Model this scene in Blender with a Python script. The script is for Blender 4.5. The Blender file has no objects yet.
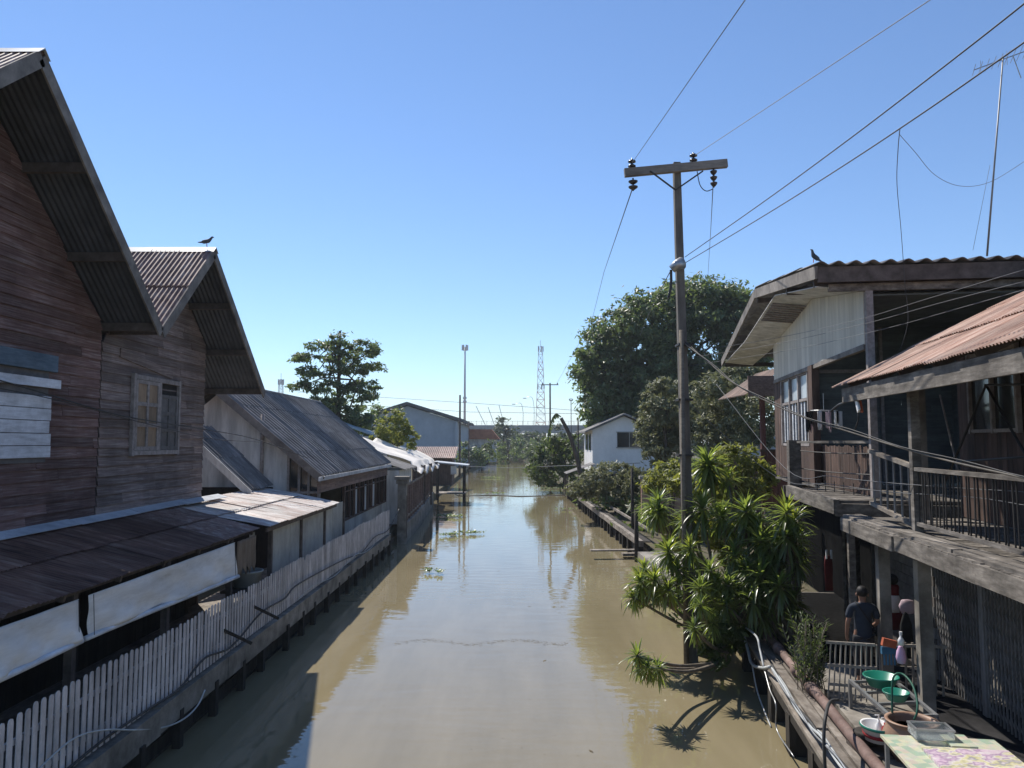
import bpy, math, random
from mathutils import Vector as V, Matrix
rnd = random.Random(11)
PI = math.pi
sc = bpy.context.scene
COL = sc.collection
Z = V((0, 0, 1))

# ------------------------------------------------------------------ camera
FPX = 769.0
PITCH = math.atan(58 / FPX)
CAM = V((0, 0, 5.3))
cam_d = bpy.data.cameras.new('camera')
cam = bpy.data.objects.new('camera', cam_d)
COL.objects.link(cam)
cam.location = CAM
cam.rotation_euler = (PI / 2 + PITCH, 0, 0)
cam_d.sensor_width = 36
cam_d.lens = FPX / 1024 * 36
cam_d.clip_start = 0.1
cam_d.clip_end = 9000
sc.camera = cam


def ray(px, py):
    u = (px - 512) / FPX
    v = (384 - py) / FPX
    c, s = math.cos(PITCH), math.sin(PITCH)
    return V((u, c - v * s, s + v * c))


def atY(px, py, Y):
    d = ray(px, py)
    return CAM + d * (Y / d.y)


def atX(px, py, X):
    d = ray(px, py)
    return CAM + d * (X / d.x)


def atZ(px, py, z):
    d = ray(px, py)
    return CAM + d * ((z - CAM.z) / d.z)


# right bank: s runs away from the canal, t along it (turned 8 degrees)
RA = math.radians(8)
RN = V((math.cos(RA), -math.sin(RA), 0))
RD = V((math.sin(RA), math.cos(RA), 0))


def R(s, t, z):
    return RN * s + RD * t + Z * z


def atS(px, py, s):
    d = ray(px, py)
    return CAM + d * (s / d.dot(RN))


# ------------------------------------------------------------------ mesh tools
ORG = {}


class MB:
    def __init__(self):
        self.v = []
        self.f = []

    def add(self, vs, fs):
        n = len(self.v)
        self.v += [tuple(p) for p in vs]
        self.f += [tuple(i + n for i in f) for f in fs]
        return self

    def hexa(self, p):
        return self.add(p, [(0, 3, 2, 1), (4, 5, 6, 7), (0, 1, 5, 4), (1, 2, 6, 5), (2, 3, 7, 6), (3, 0, 4, 7)])

    def box(self, c, size, ax=V((1, 0, 0)), ay=V((0, 1, 0)), az=Z):
        c = V(c)
        a, b, d = ax * (size[0] / 2), ay * (size[1] / 2), az * (size[2] / 2)
        return self.hexa([c - a - b - d, c + a - b - d, c + a + b - d, c - a + b - d,
                          c - a - b + d, c + a - b + d, c + a + b + d, c - a + b + d])

    def bar(self, a, b, w, h, up=Z):
        a, b = V(a), V(b)
        d = (b - a)
        L = d.length
        d = d / L
        x = d.cross(up)
        if x.length < 1e-4:
            x = d.cross(V((1, 0, 0)))
        x.normalize()
        y = x.cross(d)
        return self.box((a + b) / 2, (w, L, h), x, d, y)

    def tube(self, pts, r, n=6, r2=None):
        pts = [V(p) for p in pts]
        m = len(pts)
        rs = []
        for i in range(m):
            rr = r if r2 is None else r + (r2 - r) * i / (m - 1)
            rs.append(rr)
        vs = []
        prev = None
        for i, p in enumerate(pts):
            d = (pts[min(i + 1, m - 1)] - pts[max(i - 1, 0)]).normalized()
            if prev is None:
                x = d.cross(Z)
                if x.length < 1e-3:
                    x = V((1, 0, 0))
            else:
                x = prev - d * prev.dot(d)
            x.normalize()
            prev = x
            y = d.cross(x)
            for k in range(n):
                a = 2 * PI * k / n
                vs.append(p + (x * math.cos(a) + y * math.sin(a)) * rs[i])
        fs = []
        for i in range(m - 1):
            for k in range(n):
                fs.append((i * n + k, i * n + (k + 1) % n, (i + 1) * n + (k + 1) % n, (i + 1) * n + k))
        fs.append(tuple(reversed(range(n))))
        fs.append(tuple((m - 1) * n + k for k in range(n)))
        return self.add(vs, fs)

    def lathe(self, c, prof, n=20, sx=1, sy=1, caps=True):
        c = V(c)
        vs = []
        for r, z in prof:
            for k in range(n):
                a = 2 * PI * k / n
                vs.append(c + V((r * math.cos(a) * sx, r * math.sin(a) * sy, z)))
        fs = []
        m = len(prof)
        for i in range(m - 1):
            for k in range(n):
                fs.append((i * n + k, i * n + (k + 1) % n, (i + 1) * n + (k + 1) % n, (i + 1) * n + k))
        if caps and prof[0][0] > 1e-4:
            fs.append(tuple(reversed(range(n))))
        if caps and prof[-1][0] > 1e-4:
            fs.append(tuple((m - 1) * n + k for k in range(n)))
        return self.add(vs, fs)

    def prism(self, poly, vec):
        poly = [V(p) for p in poly]
        vec = V(vec)
        n = len(poly)
        fs = [tuple(reversed(range(n))), tuple(range(n, 2 * n))]
        for i in range(n):
            j = (i + 1) % n
            fs.append((i, j, j + n, i + n))
        return self.add(poly + [p + vec for p in poly], fs)

    def grid(self, fn, nu, nv):
        vs = [fn(i / nu, j / nv) for j in range(nv + 1) for i in range(nu + 1)]
        fs = [(j * (nu + 1) + i, j * (nu + 1) + i + 1, (j + 1) * (nu + 1) + i + 1, (j + 1) * (nu + 1) + i)
              for j in range(nv) for i in range(nu)]
        return self.add(vs, fs)

    def ico(self, c, r, sx=1, sy=1, sz=1, n=10, m=7):
        return self.lathe(c, [(max(1e-5, r * math.sin(PI * i / m)), -r * sz * math.cos(PI * i / m)) for i in range(m + 1)], n, sx, sy)

    def build(self, name, mat, parent=None, smooth=False, loc=None, solid=0):
        org = V((0, 0, 0))
        if parent is not None:
            org = ORG[parent.name]
        elif loc is not None:
            org = V(loc)
        me = bpy.data.meshes.new(name)
        me.from_pydata([(a - org.x, b - org.y, c - org.z) for a, b, c in self.v], [], self.f)
        me.update()
        if smooth:
            me.polygons.foreach_set('use_smooth', [True] * len(me.polygons))
        me.materials.append(mat)
        o = bpy.data.objects.new(name, me)
        COL.objects.link(o)
        if parent is not None:
            o.parent = parent
        elif loc is not None:
            o.location = org
        ORG[o.name] = org
        if solid:
            md = o.modifiers.new('Solidify', 'SOLIDIFY')
            md.thickness = solid
            md.offset = 0
        return o


def tag(o, label=None, cat=None, group=None, kind=None):
    if label:
        o['label'] = label
        if not 4 <= len(label.split()) <= 16:
            print('LABEL LENGTH', len(label.split()), label)
    if cat:
        o['category'] = cat
    if group:
        o['group'] = group
    if kind:
        o['kind'] = kind
    return o


def thing(name, label, cat, loc, group=None):
    o = bpy.data.objects.new(name, None)
    COL.objects.link(o)
    o.location = V(loc)
    o.empty_display_size = 0.2
    ORG[o.name] = V(loc)
    return tag(o, label, cat, group)


def dup(o, loc, label=None, rotz=None, group=None, scale=None, parent=None):
    c = o.copy()
    COL.objects.link(c)
    if parent is not None:
        c.parent = parent
    else:
        c.location = V(loc)
        if rotz is not None:
            c.rotation_euler = (0, 0, rotz)
        if scale is not None:
            c.scale = (scale, scale, scale)
        if label:
            c['label'] = label
        if group:
            c['group'] = group
    for ch in list(o.children):
        dup(ch, None, parent=c)
    return c


# ------------------------------------------------------------------ materials
def new_mat(name):
    m = bpy.data.materials.new(name)
    m.use_nodes = True
    nt = m.node_tree
    return m, nt, nt.nodes['Principled BSDF'], nt.links


def ramp(nt, stops):
    n = nt.nodes.new('ShaderNodeValToRGB')
    el = n.color_ramp.elements
    while len(el) < len(stops):
        el.new(0.5)
    for e, (p, c) in zip(el, stops):
        e.position = p
        e.color = (c[0], c[1], c[2], 1)
    return n


def mat(name, stops, scale=3.0, stretch=(1, 1, 1), rough=0.8, bump=0.15, island=0.2, metal=0.0, spec=0.3,
        stain=0.35, stain_scale=0.7, detail=7, fine=None, dist=0.02, stain_stretch=(1, 1, 1)):
    m, nt, bs, L = new_mat(name)
    tc = nt.nodes.new('ShaderNodeTexCoord')
    mp = nt.nodes.new('ShaderNodeMapping')
    mp.inputs['Scale'].default_value = stretch
    L.new(tc.outputs['Object'], mp.inputs['Vector'])
    geo = nt.nodes.new('ShaderNodeNewGeometry')
    # shift the pattern on every board or sheet
    ad = nt.nodes.new('ShaderNodeVectorMath')
    ad.operation = 'ADD'
    sclv = nt.nodes.new('ShaderNodeVectorMath')
    sclv.operation = 'SCALE'
    L.new(geo.outputs['Random Per Island'], sclv.inputs['Vector'])
    sclv.inputs['Scale'].default_value = 37.0 if island > 0 else 0.0
    L.new(mp.outputs['Vector'], ad.inputs[0])
    L.new(sclv.outputs['Vector'], ad.inputs[1])
    nz = nt.nodes.new('ShaderNodeTexNoise')
    nz.inputs['Scale'].default_value = scale
    nz.inputs['Detail'].default_value = detail
    nz.inputs['Roughness'].default_value = 0.65
    L.new(ad.outputs['Vector'], nz.inputs['Vector'])
    rp = ramp(nt, stops)
    L.new(nz.outputs['Fac'], rp.inputs['Fac'])
    col = rp.outputs['Color']
    # per-piece tone
    if island > 0:
        mr = nt.nodes.new('ShaderNodeMapRange')
        mr.inputs['To Min'].default_value = 1 - island
        mr.inputs['To Max'].default_value = 1 + island
        L.new(geo.outputs['Random Per Island'], mr.inputs['Value'])
        mx = nt.nodes.new('ShaderNodeVectorMath')
        mx.operation = 'SCALE'
        L.new(col, mx.inputs['Vector'])
        L.new(mr.outputs['Result'], mx.inputs['Scale'])
        col = mx.outputs['Vector']
    if stain > 0:
        mp2 = nt.nodes.new('ShaderNodeMapping')
        mp2.inputs['Scale'].default_value = stain_stretch
        L.new(tc.outputs['Object'], mp2.inputs['Vector'])
        n2 = nt.nodes.new('ShaderNodeTexNoise')
        n2.inputs['Scale'].default_value = stain_scale
        n2.inputs['Detail'].default_value = 8
        n2.inputs['Roughness'].default_value = 0.7
        L.new(mp2.outputs['Vector'], n2.inputs['Vector'])
        mr2 = nt.nodes.new('ShaderNodeMapRange')
        mr2.inputs['From Min'].default_value = 0.35
        mr2.inputs['From Max'].default_value = 0.65
        mr2.inputs['To Min'].default_value = 1 - stain
        mr2.inputs['To Max'].default_value = 1.0
        L.new(n2.outputs['Fac'], mr2.inputs['Value'])
        mx2 = nt.nodes.new('ShaderNodeVectorMath')
        mx2.operation = 'SCALE'
        L.new(col, mx2.inputs['Vector'])
        L.new(mr2.outputs['Result'], mx2.inputs['Scale'])
        col = mx2.outputs['Vector']
    L.new(col, bs.inputs['Base Color'])
    bs.inputs['Roughness'].default_value = rough
    bs.inputs['Metallic'].default_value = metal
    bs.inputs['Specular IOR Level'].default_value = spec
    if bump > 0:
        bp = nt.nodes.new('ShaderNodeBump')
        bp.inputs['Strength'].default_value = bump
        bp.inputs['Distance'].default_value = dist
        L.new(nz.outputs['Fac'], bp.inputs['Height'])
        L.new(bp.outputs['Normal'], bs.inputs['Normal'])
    return m


def two(a, b, p=0.35, q=0.65):
    return [(p, a), (q, b)]


def leaf_mat(name, c1, c2, tr, tmix=0.4, rough=0.5, spec=0.35):
    m, nt, bs, L = new_mat(name)
    geo = nt.nodes.new('ShaderNodeNewGeometry')
    rp = ramp(nt, [(0.0, c1), (1.0, c2)])
    L.new(geo.outputs['Random Per Island'], rp.inputs['Fac'])
    L.new(rp.outputs['Color'], bs.inputs['Base Color'])
    bs.inputs['Roughness'].default_value = rough
    bs.inputs['Specular IOR Level'].default_value = spec
    t = nt.nodes.new('ShaderNodeBsdfTranslucent')
    t.inputs['Color'].default_value = (*tr, 1)
    mix = nt.nodes.new('ShaderNodeMixShader')
    mix.inputs['Fac'].default_value = tmix
    L.new(bs.outputs['BSDF'], mix.inputs[1])
    L.new(t.outputs['BSDF'], mix.inputs[2])
    L.new(mix.outputs['Shader'], nt.nodes['Material Output'].inputs['Surface'])
    return m


G = lambda v: (v, v, v)
M = {}
M['wall_wood_red'] = mat('weathered_red_boards', [(0.25, (0.1, 0.055, 0.048)), (0.5, (0.22, 0.13, 0.115)), (0.75, (0.4, 0.33, 0.31))], 2.2, (6, 0.5, 16), 0.85, 0.5, 0.32, stain=0.5, stain_scale=0.5)
M['wall_wood_grey'] = mat('weathered_grey_boards', [(0.25, (0.115, 0.082, 0.072)), (0.5, (0.27, 0.205, 0.185)), (0.75, (0.48, 0.42, 0.39))], 2.2, (6, 0.5, 16), 0.85, 0.5, 0.35, stain=0.5, stain_scale=0.5)
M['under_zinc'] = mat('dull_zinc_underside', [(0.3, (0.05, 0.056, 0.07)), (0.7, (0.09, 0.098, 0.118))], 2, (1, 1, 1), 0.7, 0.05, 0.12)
M['white_boards'] = mat('painted_white_boards', [(0.3, (0.517, 0.54, 0.575)), (0.6, (0.759, 0.793, 0.851))], 2.5, (3, 0.8, 6), 0.7, 0.2, 0.12, stain=0.35, stain_scale=1.4)
M['blue_board'] = mat('faded_blue_board', [(0.3, (0.08, 0.13, 0.18)), (0.7, (0.16, 0.22, 0.28))], 4, (3, 0.8, 6), 0.7, 0.2, 0.1)
M['frame_wood'] = mat('grey_frame_wood', [(0.3, (0.224, 0.196, 0.182)), (0.7, (0.42, 0.378, 0.364))], 5, (2, 2, 2), 0.8, 0.2, 0.1)
M['amber'] = mat('ochre_window_panels', [(0.3, (0.2, 0.135, 0.085)), (0.7, (0.34, 0.24, 0.155))], 4, (2, 2, 0.5), 0.6, 0.1, 0.3)
M['shutter_dark'] = mat('slate_shutter', [(0.3, (0.12, 0.115, 0.115)), (0.7, (0.2, 0.19, 0.185))], 5, (1, 1, 1), 0.8, 0.2, 0.15)
M['fascia'] = mat('weathered_fascia', [(0.3, (0.12, 0.105, 0.095)), (0.7, (0.31, 0.28, 0.25))], 3, (1, 1, 1), 0.85, 0.3, 0.2, stain=0.4)
M['roof_brown'] = mat('rusted_roof_sheet', [(0.3, (0.16, 0.085, 0.065)), (0.52, (0.3, 0.19, 0.155)), (0.72, (0.46, 0.4, 0.36))], 1.6, (3.0, 3.0, 0.5), 0.6, 0.15, 0.3, stain=0.4, spec=0.4)
M['roof_dark_rust'] = mat('dark_rust_sheet', [(0.3, (0.085, 0.047, 0.04)), (0.5, (0.175, 0.095, 0.07)), (0.72, (0.3, 0.21, 0.17))], 1.8, (0.5, 3, 0.5), 0.7, 0.15, 0.3, stain=0.5)
M['roof_pink'] = mat('pink_rust_sheet', [(0.28, (0.19, 0.08, 0.05)), (0.43, (0.34, 0.185, 0.13)), (0.58, (0.47, 0.32, 0.25)), (0.78, (0.56, 0.46, 0.39))], 1.5, (0.6, 4.0, 0.6), 0.65, 0.2, 0.25, stain=0.35, stain_scale=2.2)
M['roof_peeling'] = mat('peeling_light_sheet', [(0.3, (0.3, 0.16, 0.11)), (0.45, (0.6, 0.5, 0.45)), (0.6, (0.75, 0.72, 0.68))], 1.6, (0.8, 3.0, 0.8), 0.7, 0.15, 0.2, stain=0.4, stain_scale=1.6)
M['roof_grey'] = mat('fibre_cement_sheet', [(0.3, (0.15, 0.145, 0.14)), (0.55, (0.25, 0.24, 0.235)), (0.75, (0.36, 0.35, 0.34))], 1.5, (0.8, 3.0, 0.8), 0.85, 0.15, 0.14, stain=0.45, stain_scale=0.9)
M['zinc'] = mat('zinc_sheet', [(0.3, (0.42, 0.44, 0.46)), (0.7, (0.62, 0.64, 0.66))], 2, (1, 1, 1), 0.5, 0.1, 0.1, metal=0.3)
M['soffit_sheet'] = M['roof_grey']
M['purlin'] = mat('dark_purlin_wood', [(0.3, (0.065, 0.052, 0.0455)), (0.7, (0.156, 0.13, 0.117))], 4, (1, 1, 1), 0.85, 0.2, 0.2)
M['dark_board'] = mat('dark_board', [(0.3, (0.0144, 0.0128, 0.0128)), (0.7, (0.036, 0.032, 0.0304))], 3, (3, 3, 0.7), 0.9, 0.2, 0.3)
M['blind'] = mat('white_blind_cloth', [(0.26, (0.5, 0.43, 0.34)), (0.36, (0.72, 0.71, 0.68)), (0.6, (0.86, 0.86, 0.85))], 1.5, (1, 0.6, 2), 0.85, 0.4, 0, stain=0.25, stain_scale=1.1, stain_stretch=(1, 0.35, 3), dist=0.06)
M['pale_strip'] = mat('pale_flashing', [(0.3, (0.4, 0.42, 0.45)), (0.7, (0.6, 0.62, 0.65))], 3, (1, 1, 1), 0.7, 0.1, 0.15)
M['picket'] = mat('grey_white_picket_paint', [(0.3, (0.52, 0.49, 0.49)), (0.65, (0.72, 0.69, 0.7))], 3, (2, 2, 0.6), 0.75, 0.1, 0.15, stain=0.45, stain_scale=2.2, stain_stretch=(1, 1, .5))
M['concrete'] = mat('stained_concrete', [(0.3, (0.187, 0.165, 0.138)), (0.6, (0.33, 0.303, 0.264)), (0.8, (0.418, 0.391, 0.352))], 2.5, (1, 1, 1), 0.9, 0.25, 0, stain=0.55, stain_scale=1.2)
M['concrete_pale'] = mat('pale_concrete', [(0.3, (0.3, 0.28, 0.25)), (0.7, (0.46, 0.44, 0.4))], 2.0, (1, 1, 1), 0.9, 0.2, 0, stain=0.4)
M['pile'] = mat('dark_wet_pile', [(0.3, (0.0225, 0.0195, 0.0165)), (0.7, (0.0675, 0.0585, 0.0488))], 4, (2, 2, 0.5), 0.85, 0.4, 0.3)
M['plank'] = mat('weathered_plank', [(0.28, (0.14, 0.115, 0.095)), (0.5, (0.26, 0.225, 0.19)), (0.75, (0.42, 0.385, 0.34))], 2.2, (4, 0.8, 4), 0.85, 0.4, 0.25, stain=0.5, stain_scale=1.5)
M['plank_grey'] = mat('silver_grey_plank', [(0.28, (0.085, 0.074, 0.064)), (0.5, (0.2, 0.178, 0.155)), (0.75, (0.38, 0.345, 0.305))], 2.2, (2, 0.8, 5), 0.85, 0.4, 0.25, stain=0.6, stain_scale=1.3)
M['brown_board'] = mat('brown_board', [(0.3, (0.055, 0.034, 0.027)), (0.6, (0.12, 0.075, 0.058)), (0.8, (0.19, 0.14, 0.115))], 2.2, (4, 4, 0.6), 0.85, 0.3, 0.35, stain=0.4)
M['brown_clap'] = mat('brown_clapboard', [(0.3, (0.14, 0.091, 0.077)), (0.7, (0.308, 0.217, 0.182))], 2.2, (4, 0.6, 8), 0.85, 0.3, 0.25)
M['red_board'] = mat('red_brown_board', [(0.3, (0.1, 0.038, 0.03)), (0.7, (0.18, 0.075, 0.06))], 3, (3, 3, 0.6), 0.8, 0.2, 0.25)
M['white_wall'] = mat('stained_white_wall', [(0.3, (0.55, 0.55, 0.528)), (0.6, (0.748, 0.737, 0.715))], 1.5, (1.5, 1.5, 0.35), 0.85, 0.1, 0, stain=0.4, stain_scale=1.2, stain_stretch=(2.5, 2.5, 0.3))
M['cream_panel'] = mat('cream_gable_panel', [(0.3, (0.56, 0.51, 0.42)), (0.6, (0.7, 0.65, 0.55))], 1.2, (2.0, 2.0, 0.3), 0.85, 0.08, 0.08, stain=0.3, stain_scale=1.0, stain_stretch=(3, 3, 0.25))
M['teal_board'] = mat('slate_green_boards', [(0.3, (0.0975, 0.111, 0.111)), (0.7, (0.169, 0.189, 0.189))], 2, (1, 1, 5), 0.85, 0.2, 0.15)
M['grey_panel'] = mat('grey_wall_sheet', [(0.3, (0.312, 0.324, 0.312)), (0.7, (0.456, 0.468, 0.45))], 1.8, (1, 1, 0.5), 0.8, 0.1, 0.12, stain=0.35)
M['grey_metal'] = mat('dull_grey_metal', [(0.3, (0.24, 0.235, 0.23)), (0.7, (0.36, 0.35, 0.34))], 4, (1, 1, 1), 0.55, 0.1, 0.15, metal=0.4)
M['iron'] = mat('dark_iron', [(0.3, (0.03, 0.028, 0.027)), (0.7, (0.075, 0.068, 0.063))], 5, (1, 1, 1), 0.6, 0.1, 0.2, metal=0.3)
M['black'] = mat('black_plastic', [(0.3, G(0.012)), (0.7, G(0.025))], 5, (1, 1, 1), 0.5, 0.05, 0)
M['cable'] = mat('cable_rubber', [(0.3, G(0.03)), (0.7, G(0.06))], 5, (1, 1, 1), 0.6, 0, 0, stain=0)
M['wire'] = mat('aluminium_wire', [(0.3, (0.1, 0.105, 0.115)), (0.7, (0.16, 0.165, 0.175))], 5, (1, 1, 1), 0.6, 0, 0, stain=0)
M['hose_pale'] = mat('pale_hose', [(0.3, (0.42, 0.45, 0.46)), (0.7, (0.6, 0.62, 0.62))], 5, (1, 1, 1), 0.45, 0, 0)
M['hose_green'] = mat('green_hose', [(0.3, (0.03, 0.12, 0.08)), (0.7, (0.05, 0.18, 0.12))], 5, (1, 1, 1), 0.4, 0, 0)
M['pipe'] = mat('brown_pipe', [(0.3, (0.15, 0.09, 0.075)), (0.6, (0.26, 0.18, 0.155)), (0.8, (0.36, 0.29, 0.26))], 3, (1, 1, 1), 0.75, 0.2, 0.15, stain=0.5, stain_scale=2)
M['pole_wood'] = mat('grey_pole_timber', [(0.3, (0.11, 0.1, 0.088)), (0.6, (0.21, 0.19, 0.165)), (0.8, (0.3, 0.275, 0.24))], 2.2, (3, 3, 0.4), 0.85, 0.25, 0.1, stain=0.45)
M['crossarm'] = mat('crossarm_timber', [(0.3, (0.17, 0.15, 0.13)), (0.7, (0.32, 0.29, 0.26))], 3, (0.7, 4, 4), 0.85, 0.3, 0.1)
M['ceramic'] = mat('dark_glazed_insulator', [(0.3, (0.03, 0.022, 0.022)), (0.7, (0.06, 0.045, 0.045))], 4, (1, 1, 1), 0.25, 0, 0, spec=0.6)
M['steel'] = mat('galvanised_steel', [(0.3, (0.35, 0.36, 0.37)), (0.7, (0.52, 0.53, 0.54))], 4, (1, 1, 1), 0.4, 0.05, 0, metal=0.7)
M['glass_dark'] = mat('dark_window_glass', [(0.3, (0.015, 0.018, 0.02)), (0.7, (0.03, 0.034, 0.036))], 1, (1, 1, 1), 0.08, 0, 0, spec=0.6, stain=0)
M['curtain'] = mat('pale_curtain_glass', [(0.3, (0.4, 0.46, 0.5)), (0.7, (0.58, 0.63, 0.66))], 2, (3, 3, 0.4), 0.3, 0.05, 0.2)
M['tarp'] = mat('white_tarpaulin', [(0.3, (0.74, 0.69, 0.62)), (0.7, (0.84, 0.79, 0.72))], 2, (1, 1, 1), 0.7, 0.15, 0, stain=0.15)
M['warehouse'] = mat('blue_grey_cladding', [(0.3, (0.34, 0.39, 0.44)), (0.7, (0.42, 0.47, 0.52))], 0.4, (1, 1, 0.3), 0.7, 0, 0, stain=0.15)
M['roof_far'] = mat('dark_far_roof', [(0.3, (0.08, 0.085, 0.09)), (0.7, (0.15, 0.155, 0.16))], 0.5, (1, 1, 1), 0.8, 0, 0.1)
M['tile_orange'] = mat('orange_roof_tiles', [(0.3, (0.34, 0.13, 0.07)), (0.7, (0.48, 0.2, 0.11))], 1.5, (1, 1, 1), 0.85, 0.1, 0.1)
M['blue_roof'] = mat('pale_blue_roof', [(0.3, (0.3, 0.42, 0.52)), (0.7, (0.42, 0.54, 0.62))], 1, (1, 1, 1), 0.6, 0, 0)
M['mast_red'] = mat('mast_red_paint', [(0.3, (0.35, 0.08, 0.06)), (0.7, (0.45, 0.11, 0.08))], 1, (1, 1, 1), 0.6, 0, 0, stain=0)
M['mast_white'] = mat('mast_white_paint', [(0.3, G(0.5)), (0.7, G(0.62))], 1, (1, 1, 1), 0.6, 0, 0, stain=0)
M['bark'] = mat('bark', [(0.3, (0.06, 0.045, 0.035)), (0.7, (0.16, 0.13, 0.105))], 4, (2, 2, 0.5), 0.95, 0.4, 0)
M['stem'] = mat('pale_plant_stem', [(0.3, (0.14, 0.115, 0.085)), (0.7, (0.28, 0.24, 0.19))], 6, (1, 1, 3), 0.9, 0.3, 0)
M['bamboo'] = mat('dry_bamboo', [(0.3, (0.26, 0.225, 0.185)), (0.7, (0.42, 0.38, 0.33))], 4, (3, 3, 0.6), 0.75, 0.15, 0.25)
M['basin_green'] = mat('green_plastic_basin', [(0.3, (0.012, 0.19, 0.13)), (0.7, (0.018, 0.24, 0.165))], 4, (1, 1, 1), 0.35, 0, 0, spec=0.5, stain=0.15)
M['clay'] = mat('glazed_clay_jar', [(0.3, (0.26, 0.14, 0.09)), (0.6, (0.42, 0.28, 0.2)), (0.8, (0.52, 0.4, 0.31))], 2.5, (1, 1, 2), 0.5, 0.1, 0, stain=0.3)
M['dark_water'] = mat('dark_jar_water', [(0.3, G(0.008)), (0.7, G(0.014))], 2, (1, 1, 1), 0.05, 0, 0, stain=0, spec=0.5)
M['shirt'] = mat('navy_shirt', [(0.3, (0.028, 0.036, 0.05)), (0.7, (0.045, 0.056, 0.078))], 5, (1, 1, 1), 0.9, 0.1, 0)
M['trousers'] = mat('dark_trousers', [(0.3, (0.03, 0.03, 0.035)), (0.7, (0.05, 0.05, 0.058))], 5, (1, 1, 1), 0.9, 0.1, 0)
M['skin'] = mat('brown_skin', [(0.3, (0.26, 0.14, 0.095)), (0.7, (0.32, 0.18, 0.125))], 6, (1, 1, 1), 0.6, 0.03, 0, stain=0.1)
M['hair'] = mat('black_hair', [(0.3, (0.012, 0.01, 0.01)), (0.7, (0.03, 0.026, 0.024))], 20, (4, 4, 1), 0.6, 0.3, 0)
M['red_cloth'] = mat('red_cloth', [(0.3, (0.3, 0.025, 0.03)), (0.7, (0.42, 0.045, 0.05))], 4, (1, 1, 1), 0.9, 0.1, 0)
M['white_cloth'] = mat('white_cloth', [(0.3, G(0.62)), (0.7, G(0.76))], 4, (1, 1, 1), 0.9, 0.1, 0, stain=0.15)
M['pink_cloth'] = mat('pink_plastic_bag', [(0.3, (0.62, 0.35, 0.55)), (0.7, (0.74, 0.5, 0.68))], 4, (1, 1, 1), 0.6, 0.1, 0, stain=0.15)
M['pale_pink'] = mat('pale_pink_cloth', [(0.3, (0.6, 0.42, 0.48)), (0.7, (0.72, 0.58, 0.62))], 4, (1, 1, 1), 0.9, 0.1, 0)
M['blue_cloth'] = mat('blue_plastic', [(0.3, (0.05, 0.17, 0.3)), (0.7, (0.08, 0.23, 0.38))], 4, (1, 1, 1), 0.6, 0.1, 0)
M['orange'] = mat('orange_plastic', [(0.3, (0.5, 0.12, 0.06)), (0.7, (0.62, 0.18, 0.09))], 4, (1, 1, 1), 0.6, 0.1, 0)
M['black_cloth'] = mat('black_cloth', [(0.3, G(0.012)), (0.7, G(0.03))], 4, (1, 1, 1), 0.9, 0.1, 0)
M['brown_cloth'] = mat('brown_hanging_cloth', [(0.3, (0.16, 0.125, 0.095)), (0.7, (0.27, 0.22, 0.175))], 3, (3, 3, 0.5), 0.9, 0.1, 0)
M['white_plastic'] = mat('white_plastic', [(0.3, G(0.65)), (0.7, G(0.78))], 4, (1, 1, 1), 0.4, 0, 0, stain=0.1)
M['pigeon'] = mat('slate_pigeon_feathers', [(0.3, (0.06, 0.07, 0.085)), (0.7, (0.12, 0.135, 0.15))], 8, (1, 1, 1), 0.7, 0, 0)
M['debris'] = mat('brown_debris', [(0.3, (0.1, 0.075, 0.045)), (0.7, (0.24, 0.2, 0.13))], 4, (1, 1, 1), 0.9, 0, 0.4)
M['viaduct'] = mat('viaduct_concrete', [(0.3, (0.3, 0.3, 0.295)), (0.7, (0.4, 0.4, 0.39))], 0.3, (1, 1, 1), 0.85, 0, 0.05, stain=0.2, stain_scale=0.1)
M['shade_black'] = mat('painted_shade_black', [(0.3, G(0.008)), (0.7, G(0.018))], 3, (3, 3, .6), 1.0, 0.1, 0.2, spec=0.0)  # near-black colour carries the deep shade under the far verandah
M['shade_floor'] = mat('painted_shade_floor', [(0.3, (0.022, 0.022, 0.024)), (0.7, (0.05, 0.049, 0.05))], 2.0, (1, 1, 1), 1.0, 0.2, 0, stain=0.4, spec=0.04)  # verandah shade put into the floor colour
M['house_white'] = mat('clean_white_paint', [(0.3, (0.7, 0.69, 0.67)), (0.7, (0.82, 0.81, 0.79))], 1.5, (1, 1, .5), 0.8, 0.05, 0, stain=0.12)
M['dull_red'] = mat('dull_red_cloth', [(0.3, (0.1, 0.014, 0.016)), (0.7, (0.16, 0.022, 0.025))], 4, (1, 1, 1), 0.9, 0.1, 0)
M['ground'] = mat('earth_and_grass', [(0.3, (0.07, 0.075, 0.035)), (0.55, (0.12, 0.1, 0.06)), (0.75, (0.17, 0.14, 0.1))], 0.6, (1, 1, 1), 0.95, 0.2, 0, stain=0.4, stain_scale=0.1)

LF = {}
LF['big'] = leaf_mat('dark_tree_leaf', (0.035, 0.06, 0.025), (0.14, 0.18, 0.085), (0.22, 0.3, 0.08), 0.36, 0.45, 0.45)
LF['mid'] = leaf_mat('mid_tree_leaf', (0.035, 0.06, 0.018), (0.08, 0.115, 0.035), (0.16, 0.22, 0.05), 0.35)
LF['light'] = leaf_mat('dusty_tree_leaf', (0.1, 0.12, 0.06), (0.27, 0.27, 0.16), (0.2, 0.21, 0.09), 0.35)
LF['yellow'] = leaf_mat('yellow_green_leaf', (0.09, 0.12, 0.022), (0.19, 0.2, 0.05), (0.36, 0.38, 0.06), 0.4)
LF['drac'] = leaf_mat('dracaena_leaf', (0.026, 0.05, 0.02), (0.12, 0.165, 0.05), (0.34, 0.44, 0.07), 0.42, 0.32, 0.7)
LF['drac_y'] = leaf_mat('young_dracaena_leaf', (0.08, 0.13, 0.02), (0.22, 0.26, 0.05), (0.5, 0.56, 0.07), 0.45, 0.32, 0.5)
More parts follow.
